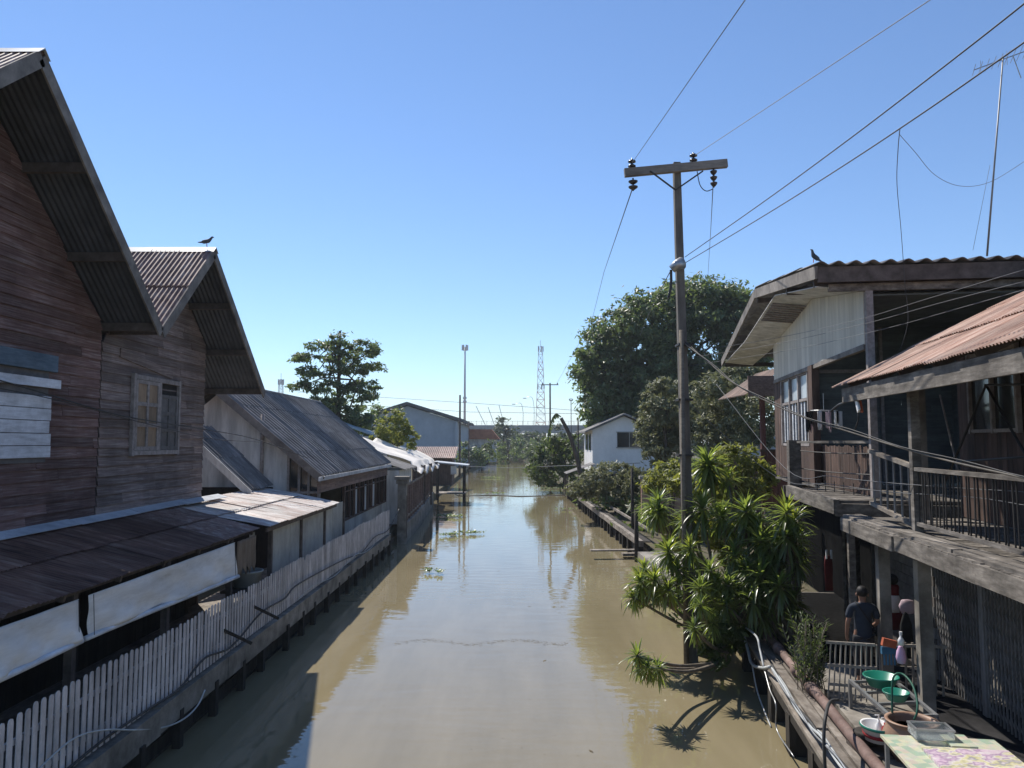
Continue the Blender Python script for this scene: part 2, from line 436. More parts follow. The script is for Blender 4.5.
LF['dead'] = leaf_mat('dead_leaf', (0.1, 0.07, 0.04), (0.22, 0.17, 0.1), (0.25, 0.18, 0.09), 0.3, 0.8, 0.1)
LF['hyacinth'] = leaf_mat('water_plant_leaf', (0.05, 0.09, 0.025), (0.12, 0.18, 0.05), (0.28, 0.38, 0.08), 0.4, 0.35, 0.5)
LF['far'] = leaf_mat('far_tree_leaf', (0.04, 0.055, 0.03), (0.08, 0.1, 0.05), (0.12, 0.16, 0.06), 0.3)


# ------------------------------------------------------------------ builders
def corr(mb, O, across, up, pitch=0.1, amp=0.014, sheet=0.8, row=2.4, jit=0.006, per=6, rib=False):
    """corrugated sheets: waves run along `up`, each sheet its own island"""
    O, across, up = V(O), V(across), V(up)
    W, H = across.length, up.length
    a, u = across / W, up / H
    n = a.cross(u)
    if n.z < 0:
        n = -n
    nr = max(1, round(H / row))
    ns = max(1, round(W / sheet))
    for j in range(nr):
        u0 = H * j / nr - (0.08 if j else 0)
        u1 = H * (j + 1) / nr
        for i in range(ns):
            x0 = W * i / ns
            x1 = W * (i + 1) / ns + 0.03
            k = max(2, int((x1 - x0) / pitch * per))
            o1, o2 = rnd.uniform(-jit, jit), rnd.uniform(-jit, jit)
            e0, e1 = rnd.uniform(-0.03, 0.02), rnd.uniform(-0.02, 0.02)
            vs = []
            for r in range(3):
                uu = (u0 + e0) + (u1 + e1 - u0 - e0) * r / 2
                off = 0.009 * (j % 2) + 0.004 * (i % 2) + (0.022 * (1 - r / 2) if j else 0)
                off += o1 + (o2 - o1) * r / 2
                for q in range(k + 1):
                    x = x0 + (x1 - x0) * q / k
                    wv = math.sin(2 * PI * x / pitch)
                    if rib:
                        wv = 2 * max(0.0, wv) ** 3
                    vs.append(O + a * x + u * uu + n * (amp * wv + off))
            fs = [(r * (k + 1) + q, r * (k + 1) + q + 1, (r + 1) * (k + 1) + q + 1, (r + 1) * (k + 1) + q)
                  for r in range(2) for q in range(k)]
            mb.add(vs, fs)
    return mb


def clap(mb, O, a, n, z0, z1, lim, h=0.2, lmin=1.6, lmax=3.6, sag=0.0, th=0.018):
    """overlapping horizontal boards on a wall plane through O; a along, n outwards; lim(z)->(a0,a1)"""
    z = z0
    while z < z1 - 0.02:
        hh = h * rnd.uniform(0.94, 1.06)
        zt = min(z + hh, z1)
        a0, a1 = lim(z)
        t0, t1 = lim(zt)
        if a1 - a0 > 0.05:
            x = a0 - rnd.uniform(0, 1.5)
            first = True
            while x < a1:
                xe = x + rnd.uniform(lmin, lmax)
                p0, p1 = max(x, a0), min(xe, a1)
                if p1 - p0 > 0.03:
                    d0, d1 = rnd.uniform(-sag, sag), rnd.uniform(-sag, sag)
                    b = rnd.uniform(0.032, 0.05)
                    lo = -0.02
                    q = []
                    u0, u1 = max(x, t0), min(xe, t1)
                    if u1 < u0:
                        u0 = u1 = (u0 + u1) / 2
                    for (x_, xt, dz) in ((p0 + 0.002, u0 + 0.002, d0), (p1 - 0.002, u1 - 0.002, d1)):
                        q.append((O + a * x_ + n * b + Z * (z + lo + dz),
                                  O + a * x_ + n * (b - th) + Z * (z + lo + dz),
                                  O + a * xt + n * (0.012 - th) + Z * (zt + dz),
                                  O + a * xt + n * 0.012 + Z * (zt + dz)))
                    mb.add(list(q[0]) + list(q[1]), [(0, 1, 2, 3), (7, 6, 5, 4), (0, 4, 5, 1), (1, 5, 6, 2), (2, 6, 7, 3), (3, 7, 4, 0)])
                x = xe
        z += hh
    return mb


def vboards(mb, O, a, n, a0, a1, z0, z1, w=0.16, gap=0.006, th=0.02, jz=0.0):
    x = a0
    while x < a1 - 0.01:
        ww = min(w * rnd.uniform(0.85, 1.15), a1 - x)
        c = O + a * (x + ww / 2) + n * (rnd.uniform(0, 0.008))
        top = z1 + rnd.uniform(-jz, jz)
        mb.box(c + Z * ((z0 + top) / 2), (ww - gap, th, top - z0), a, n, Z)
        x += ww
    return mb


def cloud(mb, blobs, nleaf, size, clump=0.5, nclump=None, flat=0.6, shell=0.55):
    """leaf faces gathered in clumps through ellipsoid volumes: blobs = [(centre, (rx,ry,rz)), ...]"""
    vol = [b[1][0] * b[1][1] * b[1][2] for b in blobs]
    vol = [v ** 0.75 for v in vol]
    tot = sum(vol)
    for (c, r), w in zip(blobs, vol):
        c = V(c)
        nl = int(nleaf * w / tot)
        nc = nclump or max(6, nl // 55)
        per = max(1, nl // nc)
        for _ in range(nc):
            th = rnd.uniform(0, 2 * PI)
            ct = rnd.uniform(-0.85, 1)
            st = math.sqrt(1 - ct * ct)
            rr = rnd.uniform(shell, 1.0) ** 0.6 * rnd.uniform(0.86, 1.1)
            dirv = V((st * math.cos(th), st * math.sin(th), ct))
            cc = c + V((dirv.x * r[0], dirv.y * r[1], dirv.z * r[2])) * rr
            cr = clump * rnd.uniform(0.6, 1.35)
            for _ in range(per):
                p = cc + V((rnd.gauss(0, 0.5), rnd.gauss(0, 0.5), rnd.gauss(0, 0.5 * flat))) * cr
                s = size * rnd.uniform(0.6, 1.35)
                nn = (dirv * 0.5 + V((rnd.gauss(0, 0.6), rnd.gauss(0, 0.6), rnd.gauss(0.5, 0.5)))).normalized()
                x = nn.cross(V((rnd.gauss(0, 1), rnd.gauss(0, 1), rnd.gauss(0, 1))))
                if x.length < 1e-3:
                    continue
                x.normalize()
                y = nn.cross(x)
                mb.add([p - x * s, p + y * (s * 0.42) - nn * (s * 0.1), p + x * s, p - y * (s * 0.42) - nn * (s * 0.1)], [(0, 1, 2, 3)])
    return mb


def limbs(mb, base, top, r0, blobs, n=9):
    """tapered trunk and limbs into the crown"""
    base, top = V(base), V(top)
    mid = (base + top) / 2 + V((rnd.uniform(-.3, .3), rnd.uniform(-.3, .3), 0))
    pts = [base, base.lerp(mid, .5), mid, mid.lerp(top, .5), top]
    mb.tube(pts, r0, 9, r0 * 0.35)
    for i in range(n):
        b = blobs[i % len(blobs)]
        f = rnd.uniform(0.35, 0.95)
        s = base.lerp(top, f)
        e = V(b[0]) + V((rnd.uniform(-.6, .6) * b[1][0], rnd.uniform(-.6, .6) * b[1][1], rnd.uniform(-.3, .5) * b[1][2]))
        m = s.lerp(e, 0.5) + V((0, 0, 0.1 * (e - s).length))
        mb.tube([s, m, e], r0 * 0.35, 6, r0 * 0.08)
    return mb


def tree(name, label, cat, base, top, r0, blobs, nleaf, size, clump, leaf, group=None, shell=0.55, nl=9, flat=0.6):
    t = thing(name, label, cat, base, group)
    limbs(MB(), base, top, r0, blobs, nl).build('trunk', M['bark'], t, True)
    cloud(MB(), blobs, nleaf, size, clump, None, flat, shell).build('crown', leaf, t)
    return t


def rosette(mb, c, axis, n, L, w, lo=-55, hi=80, droop=0.9):
    """a head of strap leaves"""
    axis = V(axis).normalized()
    q = Z.rotation_difference(axis)
    c = V(c)
    for i in range(n):
        f = i / (n - 1)
        az = i * 2.39996 + rnd.uniform(-.35, .35)
        el = math.radians(hi + (lo - hi) * f ** 0.95 + rnd.uniform(-14, 14) - (rnd.uniform(15, 50) if rnd.random() < .16 else 0))
        d = q @ V((math.cos(az) * math.cos(el), math.sin(az) * math.cos(el), math.sin(el)))
        ll = L * rnd.uniform(0.68, 1.12) * (0.7 + 0.3 * min(1, f * 2.2))
        side = d.cross(Z)
        if side.length < 0.05:
            side = V((math.cos(az + 1.57), math.sin(az + 1.57), 0))
        side.normalize()
        p = c - axis * (0.16 * L * f)
        segs = 6
        dr = droop * rnd.uniform(0.45, 1.6)
        twist = rnd.uniform(-.35, .35)
        vs = []
        for k in range(segs + 1):
            g = k / segs
            wd = w * (0.45 + 1.1 * g) if g < 0.4 else w * 0.89 * (1 - ((g - 0.4) / 0.6) ** 1.7) + 0.002
            nrm = side.cross(d).normalized()
            vs += [p - side * wd + nrm * wd * 0.35, p.copy(), p + side * wd + nrm * wd * 0.35]
            d = (d - Z * (dr * (0.35 + g) / segs) + side * (twist / segs)).normalized()
            p = p + d * (ll / segs)
        fs = []
        for k in range(segs):
            b = 3 * k
            fs += [(b, b + 1, b + 4, b + 3), (b + 1, b + 2, b + 5, b + 4)]
        mb.add(vs, fs)
    return mb


def sag_line(a, b, sag, n=14):
    a, b = V(a), V(b)
    return [a.lerp(b, i / n) - Z * (sag * 4 * (i / n) * (1 - i / n)) for i in range(n + 1)]


def cable(name, label, cat, pts, r, m, group=None, n=5):
    o = MB().tube(pts, r, n).build(name, m, None, True, loc=pts[0])
    return tag(o, label, cat, group)


def smooth_path(pts, k=6):
    """Catmull-Rom through points"""
    pts = [V(p) for p in pts]
    P = [pts[0] * 2 - pts[1]] + pts + [pts[-1] * 2 - pts[-2]]
    out = []
    for i in range(1, len(P) - 2):
        p0, p1, p2, p3 = P[i - 1], P[i], P[i + 1], P[i + 2]
        for j in range(k):
            t = j / k
            out.append(0.5 * ((2 * p1) + (p2 - p0) * t + (2 * p0 - 5 * p1 + 4 * p2 - p3) * t * t + (3 * p1 - p0 - 3 * p2 + p3) * t ** 3))
    out.append(pts[-1])
    return out

# ------------------------------------------------------------------ sky, sun
SUN_EL, SUN_AZ = math.radians(50), math.radians(-31)      # ahead of the camera, to the left
sund = V((math.sin(SUN_AZ) * math.cos(SUN_EL), math.cos(SUN_AZ) * math.cos(SUN_EL), math.sin(SUN_EL)))
w = bpy.data.worlds.new('World')
sc.world = w
w.use_nodes = True
wn = w.node_tree
sky = wn.nodes.new('ShaderNodeTexSky')
sky.sky_type = 'NISHITA'
sky.sun_disc = False
sky.sun_elevation = SUN_EL
sky.sun_rotation = SUN_AZ
sky.altitude = 0
sky.air_density = 1.0
sky.dust_density = 0.0
sky.ozone_density = 4.0
bg = wn.nodes['Background']
tint = wn.nodes.new('ShaderNodeVectorMath')
tint.operation = 'MULTIPLY'
tint.inputs[1].default_value = (0.92, 0.99, 1.09)
wn.links.new(sky.outputs['Color'], tint.inputs[0])
wn.links.new(tint.outputs['Vector'], bg.inputs['Color'])
bg.inputs['Strength'].default_value = 0.105
ld = bpy.data.lights.new('sun', 'SUN')
ld.energy = 4.8
ld.angle = math.radians(0.5)
ld.color = (1.0, 0.94, 0.85)
lo = bpy.data.objects.new('sun', ld)
COL.objects.link(lo)
lo.rotation_euler = sund.to_track_quat('Z', 'Y').to_euler()
lo.location = (-30, 40, 60)
sc.view_settings.view_transform = 'Standard'
sc.view_settings.look = 'None'
sc.view_settings.exposure = 0.42
sc.view_settings.gamma = 1
sc.view_settings.use_curve_mapping = False

# ------------------------------------------------------------------ water and ground
m, nt, bs, L = new_mat('muddy_canal_water')
tc = nt.nodes.new('ShaderNodeTexCoord')
n1 = nt.nodes.new('ShaderNodeTexNoise')
n1.inputs['Scale'].default_value = 0.9
n1.inputs['Detail'].default_value = 7
n1.inputs['Roughness'].default_value = 0.6
mps = nt.nodes.new('ShaderNodeMapping')
mps.inputs['Scale'].default_value = (1.0, 0.18, 1)
L.new(tc.outputs['Object'], mps.inputs['Vector'])
L.new(mps.outputs['Vector'], n1.inputs['Vector'])
rp = ramp(nt, [(0.35, (0.2, 0.168, 0.1)), (0.65, (0.246, 0.208, 0.13))])
L.new(n1.outputs['Fac'], rp.inputs['Fac'])
L.new(rp.outputs['Color'], bs.inputs['Base Color'])
bs.inputs['Roughness'].default_value = 0.02
bs.inputs['IOR'].default_value = 1.42
mpw = nt.nodes.new('ShaderNodeMapping')
mpw.inputs['Scale'].default_value = (0.55, 1.3, 1)
mpw.inputs['Rotation'].default_value = (0, 0, 0.25)
L.new(tc.outputs['Object'], mpw.inputs['Vector'])
n2 = nt.nodes.new('ShaderNodeTexNoise')
n2.inputs['Scale'].default_value = 1.6
n2.inputs['Detail'].default_value = 3
n2.inputs['Roughness'].default_value = 0.45
L.new(mpw.outputs['Vector'], n2.inputs['Vector'])
n3 = nt.nodes.new('ShaderNodeTexNoise')
n3.inputs['Scale'].default_value = 0.12
n3.inputs['Detail'].default_value = 2
L.new(tc.outputs['Object'], n3.inputs['Vector'])
mrw = nt.nodes.new('ShaderNodeMapRange')
mrw.inputs['From Min'].default_value = 0.35
mrw.inputs['From Max'].default_value = 0.7
mrw.inputs['To Min'].default_value = 0.012
mrw.inputs['To Max'].default_value = 0.06
L.new(n3.outputs['Fac'], mrw.inputs['Value'])
bp = nt.nodes.new('ShaderNodeBump')
bp.inputs['Distance'].default_value = 0.25
L.new(mrw.outputs['Result'], bp.inputs['Strength'])
L.new(n2.outputs['Fac'], bp.inputs['Height'])
L.new(bp.outputs['Normal'], bs.inputs['Normal'])
M['water'] = m
mb = MB()
mb.add([(-16, -40, 0), (24, -40, 0), (24, 300, 0), (-16, 300, 0)], [(0, 1, 2, 3)])
tag(mb.build('canal_water', M['water'], None), kind='structure')

mb = MB()
gz = 0.55
mb.prism([(-3000, -400, gz), (-6.25, -400, gz), (-6.25, 36, gz), (-7.2, 68, gz), (-8.0, 140, gz), (-4.5, 250, gz), (-3000, 250, gz)], (0, 0, -2))
p0, p1 = R(3.45, -40, gz), R(3.45, 19.5, gz)
mb.prism([p0, p1 + V((0, 0, 0)), (6.1, 24, gz), (6.2, 34.5, gz), (5.6, 75, gz), (6.5, 110, gz), (3.5, 250, gz), (3000, 250, gz), (3000, -400, gz), (60, -400, gz)], (0, 0, -2))
mb.prism([(-3000, 250, gz), (3000, 250, gz), (3000, 3400, gz), (-3000, 3400, gz)], (0, 0, -2))
tag(mb.build('ground', M['ground'], None), kind='structure')

# ================================================================== LEFT BANK
XW = -8.6          # wall plane of the gabled houses
XR = -7.4          # plane of the rakes (front edge of the roofs)


def gable_house(name, label, apex, right, left, wy0, wy1, wood, roofm, zb, window):
    ay, az = apex
    t = thing(name, label, 'house', (XW - 3, ay, 0.55))
    sr = (az - right[1]) / (right[0] - ay)
    sl = (az - left[1]) / (ay - left[0])

    def rz(y):
        return az - (y - ay) * sr if y > ay else az - (ay - y) * sl

    def lim(z):
        lo, hi = wy0, wy1
        if z > az - 0.1:
            return (ay, ay)
        lo = max(lo, ay - (az - 0.1 - z) / sl)
        hi = min(hi, ay + (az - 0.1 - z) / sr)
        return (lo, hi)
    O = V((XW, 0, 0))
    mb = MB()
    clap(mb, O, V((0, 1, 0)), V((1, 0, 0)), zb, az, lim, 0.2, 2.2, 5.2, 0.016)
    wall = mb.build('wall', wood, t)
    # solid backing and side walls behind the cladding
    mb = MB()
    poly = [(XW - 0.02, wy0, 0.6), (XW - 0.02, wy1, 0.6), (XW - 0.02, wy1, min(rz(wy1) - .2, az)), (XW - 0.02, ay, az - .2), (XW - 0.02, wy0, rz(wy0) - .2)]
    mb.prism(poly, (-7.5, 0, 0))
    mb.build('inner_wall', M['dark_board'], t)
    mb = MB()
    clap(mb, V((0, wy1 + 0.005, 0)), V((-1, 0, 0)), V((0, 1, 0)), 0.7, rz(wy1) - 0.1, lambda z: (-XW, -XW + 7.4), 0.2, 1.4, 3.4, 0.01)
    mb.build('side_wall', wood, t)
    # roof slopes
    mb = MB()
    corr(mb, (XR, right[0], right[1]), (-9.0, 0, 0), (0, ay - right[0], az - right[1]), 0.115, 0.02, 0.78, 2.3)
    corr(mb, (XR, left[0], left[1]), (-9.0, 0, 0), (0, ay - left[0], az - left[1]), 0.115, 0.02, 0.78, 2.3)
    roof = mb.build('roof', roofm, t, True)
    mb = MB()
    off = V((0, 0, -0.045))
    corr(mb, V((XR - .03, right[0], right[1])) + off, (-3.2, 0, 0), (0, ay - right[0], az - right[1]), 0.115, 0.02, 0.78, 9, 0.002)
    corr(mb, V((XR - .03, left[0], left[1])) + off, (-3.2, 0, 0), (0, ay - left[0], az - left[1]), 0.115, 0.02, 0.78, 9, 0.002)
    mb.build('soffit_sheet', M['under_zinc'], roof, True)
    mb = MB()
    mb.prism([(XR + .03, ay - .16, az - .16 * sl + .04), (XR + .03, ay, az + .05), (XR + .03, ay + .16, az - .16 * sr + .04), (XR + .03, ay, az + .025)], (-9, 0, 0))
    mb.build('ridge_cap', M['zinc'], roof)
    # rake boards
    for (e, s_) in ((right, 1), (left, -1)):
        mb = MB()
        a, b = V((XR - .02, ay, az - .12)), V((XR - .02, e[0], e[1] - .12))
        mb.bar(a, b, 0.035, 0.24)
        mb.build('rake_board', M['fascia'], roof)
    # purlins under the overhang
    for (e, sl_) in ((right, sr), (left, sl)):
        for f in (0.33, 0.66, 0.97):
            mb = MB()
            y, z = ay + (e[0] - ay) * f, az + (e[1] - az) * f
            mb.box((XR - 1.7, y, z - 0.13), (3.3, 0.09, 0.17))
            mb.build('purlin', M['purlin'], roof)
    return t


# the near house: brown boards, gable cut by the left edge of the frame
_p = [atX(px, py, XR) for px, py in ((43, 57), (163, 332), (215, 253), (265, 394))]
AP1, VAL, AP2, RT2 = [(q.y, q.z + .1) for q in _p]
LF1 = (AP1[0] - (VAL[0] - AP1[0]), VAL[1])
hA = gable_house('wooden_house', 'nearest weathered plank house with tall gable and white boarded opening, at left edge', AP1, (VAL[0] - .04, VAL[1]), LF1, 8.6, 15.95, M['wall_wood_red'], M['roof_brown'], 3.6, None)
mbw = MB()
wa = hA
f = thing_w = None
wz = [(5.02, 5.23), (5.24, 5.45), (5.46, 5.68), (5.69, 5.9), (5.91, 6.13)]
win = MB()
win.box((XW + 0.02, 11.9, 5.78), (0.06, 4.5, 1.7))
wo = win.build('window', M['shutter_dark'], wa)
for i, (z0, z1) in enumerate(wz):
    b = MB()
    b.box((XW + 0.085, 11.8 + rnd.uniform(-.04, .04), (z0 + z1) / 2), (0.03, 4.75, z1 - z0 - 0.004), V((1, 0, .12)).normalized())
    b.build('shutter_board', M['white_boards'], wo)
b = MB()
b.box((XW + 0.12, 11.95, 6.37), (0.03, 4.9, 0.16), V((1, 0, .1)).normalized())
b.build('shutter_board', M['white_boards'], wo)
b = MB()
b.box((XW + 0.1, 11.85, 6.74), (0.05, 4.9, 0.3), V((1, 0, .2)).normalized())
b.build('lintel_board', M['blue_board'], wo)

hB = gable_house('wooden_house', 'second weathered plank house with lower gable and ochre and slate shutters, beside grey roof', AP2, RT2, (VAL[0] + .02, VAL[1]), 16.0, 21.4, M['wall_wood_grey'], M['roof_brown'], 3.6, None)
y0, y1, z0, z1 = 17.3, 19.65, 5.03, 6.8
ym = (y0 + y1) / 2 + .1
w_ = MB()
w_.box((XW + 0.01, (y0 + y1) / 2, (z0 + z1) / 2), (0.05, y1 - y0, z1 - z0))
wo = w_.build('window', M['dark_board'], hB)
fr = MB()
for (c, s_) in (((XW + .07, y0, (z0 + z1) / 2), (.08, .1, z1 - z0 + .1)), ((XW + .07, y1, (z0 + z1) / 2), (.08, .1, z1 - z0 + .1)),
                ((XW + .07, ym, (z0 + z1) / 2), (.075, .1, z1 - z0 - .1)),
                ((XW + .07, (y0 + y1) / 2, z0 + .02), (.085, y1 - y0 - .1, .1)), ((XW + .07, (y0 + y1) / 2, z1 - .02), (.085, y1 - y0 - .1, .1))):
    fr.box(c, s_)
fr.build('frame', M['frame_wood'], wo)


def shutter(ya, yb, za, zb, body, panel, x):
    mb_ = MB()
    cols = [ya, (ya + yb) / 2, yb]
    rows = [za, za + (zb - za) * .36, za + (zb - za) * .66, zb]
    for y in cols:
        mb_.box((x, y + (0.035 if y == ya else -0.035 if y == yb else 0), (za + zb) / 2), (.04, .09, zb - za))
    for z in rows:
        for k in range(2):
            mb_.box((x, (cols[k] + cols[k + 1]) / 2, z + (0.04 if z == za else -0.04 if z == zb else 0)), (.036, (yb - ya) / 2 - .1, .09))
    o = mb_.build('shutter', body, wo)
    p = MB()
    for k in range(2):
        for r in range(3):
            p.box((x - .012, (cols[k] + cols[k + 1]) / 2, (rows[r] + rows[r + 1]) / 2), (.014, (yb - ya) / 2 - .1, rows[r + 1] - rows[r] - .02))
    p.build('panel', panel, o)


shutter(y0 + .08, ym - .06, z0 + .08, z1 - .08, M['frame_wood'], M['amber'], XW + .085)
shutter(ym + .06, y1 - .08, z0 + .08, z1 - .35, M['shutter_dark'], M['shutter_dark'], XW + .075)
# loose slanting plank and odd light boards
b = MB()
b.bar((XW + .045, 16.7, 7.25), (XW + .045, 19.3, 6.98), .03, .2)
b.build('patch_board', M['wall_wood_grey'], hB)

# lean-to roof along both houses
t = thing('lean_to_roof', 'long dark rusted corrugated lean-to roof along the two plank houses, over the white blinds', 'roof', (-7.4, 14, 3.1))
mb = MB()
corr(mb, (-6.3, 7.5, 3.15), (0, 9.6, 0), (-2.3, 0, 0.58), 0.1, 0.011, 0.76, 1.3, 0.009)
mb.build('roof_sheet', M['roof_dark_rust'], t, True)
mb = MB()
corr(mb, (-6.3, 17.1, 3.15), (0, 2.35, 0), (-2.3, 0, 0.58), 0.1, 0.011, 0.76, 1.3, 0.009)
mb.build('roof_sheet', M['roof_brown'], t, True)
mb = MB()
y = 7.6
while y < 21.2:
    l = rnd.uniform(1.8, 3.0)
    mb.box((XW + .17, min(y + l / 2, 21.2), 3.76 + rnd.uniform(-.01, .01)), (0.3, l - .01, 0.012), V((1, 0, -.3)).normalized(), V((0, 1, rnd.uniform(-.006, .006))).normalized(), V((.3, 0, 1)).normalized())
    y += l
mb.build('flashing', M['pale_strip'], t)
mb = MB()
mb.box((-6.5, 13.4, 3.08), (.05, 12, .07))
mb.build('eave_beam', M['purlin'], t)
for y in (9.0, 11.66, 14.8, 18.1):
    mb = MB()
    mb.box((-6.55, y, 2.0), (.12, .12, 2.2))
    mb.build('post', M['purlin'], t)
mb = MB()
for y in (8, 9.6, 11.2, 12.8, 14.4, 16, 17.6, 19.2):
    mb.bar((-6.4, y, 3.06), (-8.55, y, 3.6), .06, .1)
mb.build('rafters', M['purlin'], t)

# light peeling lean-to roof
t2 = thing('lean_to_roof', 'pale peeling corrugated lean-to roof in full sun, beyond the dark rusted one', 'roof', (-7.4, 23.4, 3.1))
mb = MB()
corr(mb, (-6.1, 19.55, 3.17), (0, 7.85, 0), (-2.75, 0, 0.53), 0.13, 0.012, 0.8, 1.5, 0.014)
mb.build('roof_sheet', M['roof_peeling'], t2, True)
mb = MB()
mb.box((-6.2, 23.5, 3.08), (.05, 7.7, .1))
mb.build('eave_beam', M['purlin'], t2)

# white blinds hanging from the eave
def blind(y0, y1, zt, zb0, zb1, label):
    t = thing('roller_blind', label, 'blind', (-6.37, (y0 + y1) / 2, zb0))
    t['group'] = 'white blinds under the lean-to eave'
    ph = rnd.uniform(0, 6)

    def fn(u, v):
        y = y0 + (y1 - y0) * u
        zb = zb0 + (zb1 - zb0) * u
        wob = 0.03 * math.sin(u * 13 + ph + v * 2) * v + .018 * math.sin(u * 21 - v * 7 + ph) * (.3 + v) + 0.03 * v * math.sin(u * 4 + ph) + .012 * math.sin(u * 37 + v * 9) * v
        return V((-6.37 + 0.05 * v + wob, y, zt + (zb - zt) * v))
    MB().grid(fn, 60, 14).build('cloth', M['blind'], t, True, solid=.006)
    MB().tube([(-6.33 + .03 * math.sin(u * 4 + ph), y0 - .08 + (y1 - y0 + .16) * u, zb0 + (zb1 - zb0) * u - .02) for u in [i / 10 for i in range(11)]], .045, 8).build('bottom_rod', M['white_boards'], t, True)
    mb = MB()
    for u in (.012, .985):
        yy = y0 + (y1 - y0) * u
        mb.tube([(-6.335, yy, zt), (-6.3, yy, zb0 + (zb1 - zb0) * u)], .006, 4)
    mb.build('cord', M['cable'], t)


blind(8.0, 11.5, 3.0, 2.42, 2.4, 'white cloth blind cut by the left edge, under the dark rusted lean-to roof')
blind(11.78, 17.9, 3.0, 2.4, 2.24, 'longer white cloth blind between the first blind and the ragged brown cloth')

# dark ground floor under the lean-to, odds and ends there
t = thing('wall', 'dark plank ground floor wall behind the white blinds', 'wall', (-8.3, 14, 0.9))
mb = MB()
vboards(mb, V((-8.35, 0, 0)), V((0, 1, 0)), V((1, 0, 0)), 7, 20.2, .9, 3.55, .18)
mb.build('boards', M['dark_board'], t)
def drape(name, label, cat, a, b, zt, zb, m, n=V((1, 0, 0)), fold=.04, k=5, group=None, ragged=.06):
    a, b = V(a), V(b)
    ph = rnd.uniform(0, 6)
    rg = [rnd.uniform(-ragged, ragged) for _ in range(41)]
    def fn(u, v):
        p = a.lerp(b, u)
        return V((p.x, p.y, zt + (zb + rg[int(u * 20)] - zt) * v)) + n * (fold * math.sin(u * k * 2 * PI + ph) * (.3 + .7 * v))
    o = MB().grid(fn, 20, 10).build(name, m, None, True, loc=(*((a + b) / 2).xy, zb), solid=.008)
    return tag(o, label, cat, group)


drape('hanging_cloth', 'ragged brown cloth hanging beyond the long white blind', 'cloth', (-6.35, 18.05, 0), (-6.35, 19.35, 0), 3.0, 2.25, M['brown_cloth'], k=4, ragged=.12)
drape('hanging_cloth', 'narrow grey cloth hanging in the gap before the grey wall sheets', 'cloth', (-6.6, 19.6, 0), (-6.6, 20.0, 0), 3.0, 1.7, M['grey_panel'], k=2)
t = thing('plastic_tub', 'grey tub standing behind the fence below the ragged brown cloth', 'tub', (-6.55, 19.3, 1.75))
mb = MB(); mb.lathe((-6.55, 19.3, 1.75), [(.3, 0), (.36, .35), (.4, .36), (.4, .39), (.36, .39), (.29, .05), (0, .05)], 16)
mb.build('tub_shell', M['grey_panel'], t, True)
mb = MB(); mb.box((-6.6, 19.3, 1.7), (.8, 1.1, .06)); mb.bar((-6.3, 18.85, .9), (-6.3, 18.85, 1.7), .06, .06); mb.bar((-6.3, 19.75, .9), (-6.3, 19.75, 1.7), .06, .06)
o = mb.build('wooden_shelf', M['purlin'], None, loc=(-6.6, 19.3, .9)); tag(o, 'rough wooden shelf carrying the grey tub behind the fence', 'shelf')

# walkway on the left bank, picket fence, retaining wall and piles
mb = MB()
mb.box((-7.3, 22, .8), (2.7, 30, .2))
tag(mb.build('walkway', M['plank'], None), kind='structure')
t = thing('kerb_beam', 'long stained concrete edge beam under the left picket fence', 'beam', (-5.86, 22, .5))
mb = MB()
y = 7.0
while y < 37:
    mb.box((-5.86 + rnd.uniform(-.012, .012), y + 1.5, .72 + rnd.uniform(-.02, .02)), (.2, 2.99, .42))
    y += 3
mb.build('beam', M['concrete'], t)
t = thing('picket_fence', 'long greyish white picket fence with rounded tops along the left bank', 'fence', (-5.86, 22, .93))
mb = MB()
y = 7.2
while y < 37.2:
    h = 2.09 + rnd.uniform(-.018, .02) + .02 * math.sin(y * 1.3)
    x = -5.88 + rnd.uniform(-.003, .003)
    lean = rnd.gauss(0, .008) + (rnd.uniform(-.06, .06) if rnd.random() < .025 else 0)
    if rnd.random() < .015:
        h -= rnd.uniform(.04, .14)
    wv = .047
    prof = [(-wv, .97), (wv, .97), (wv, h - .05), (wv * .72, h - .012), (0, h), (-wv * .72, h - .012), (-wv, h - .05)]
    if True:
        mb.prism([(x, y + a + lean * (b - 1) * 6 * 0 + lean * (b - 1), b) for a, b in prof], (.014, 0, 0))
    y += .16 + rnd.uniform(-.005, .005)
mb.build('pickets', M['picket'], t)
for z in (1.2, 1.75):
    mb = MB()
    mb.box((-5.92, 22.2, z), (.04, 30, .07))
    mb.build('rail', M['picket'], t)
for i in range(11):
    mb = MB()
    mb.box((-5.98, 7.5 + i * 2.9, 1.45), (.08, .08, 1.1))
    mb.build('post', M['frame_wood'], t)
t = thing('retaining_wall', 'low dark plank retaining wall at the waterline under the left fence', 'wall', (-6.0, 22, -.3))
mb = MB()
for z in (-.2, .05, .3):
    y = 7
    while y < 37:
        l = rnd.uniform(1.6, 3.2)
        mb.box((-6.02 + rnd.uniform(0, .04), y + l / 2, z + .12), (.05, l - .02, .235))
        y += l
mb.build('boards', M['pile'], t)
pl = MB()
pl.box((-5.76, 0, .12), (.15, .15, 1.5))
src = None
for i in range(20):
    y = 7.8 + i * 1.52 + rnd.uniform(-.15, .15)
    if src is None:
        src = MB().box((0, 0, .1), (.14, .15, 1.42)).build('pile', M['pile'], None, loc=(0, 0, 0))
        tag(src, 'dark square timber pile under the left picket fence', 'pile', 'piles under the left fence')
        src.location = (-5.8, y, -.18)
    else:
        dup(src, (-5.8 + rnd.uniform(-.03, .03), y, -.18 + rnd.uniform(-.05, .05)))
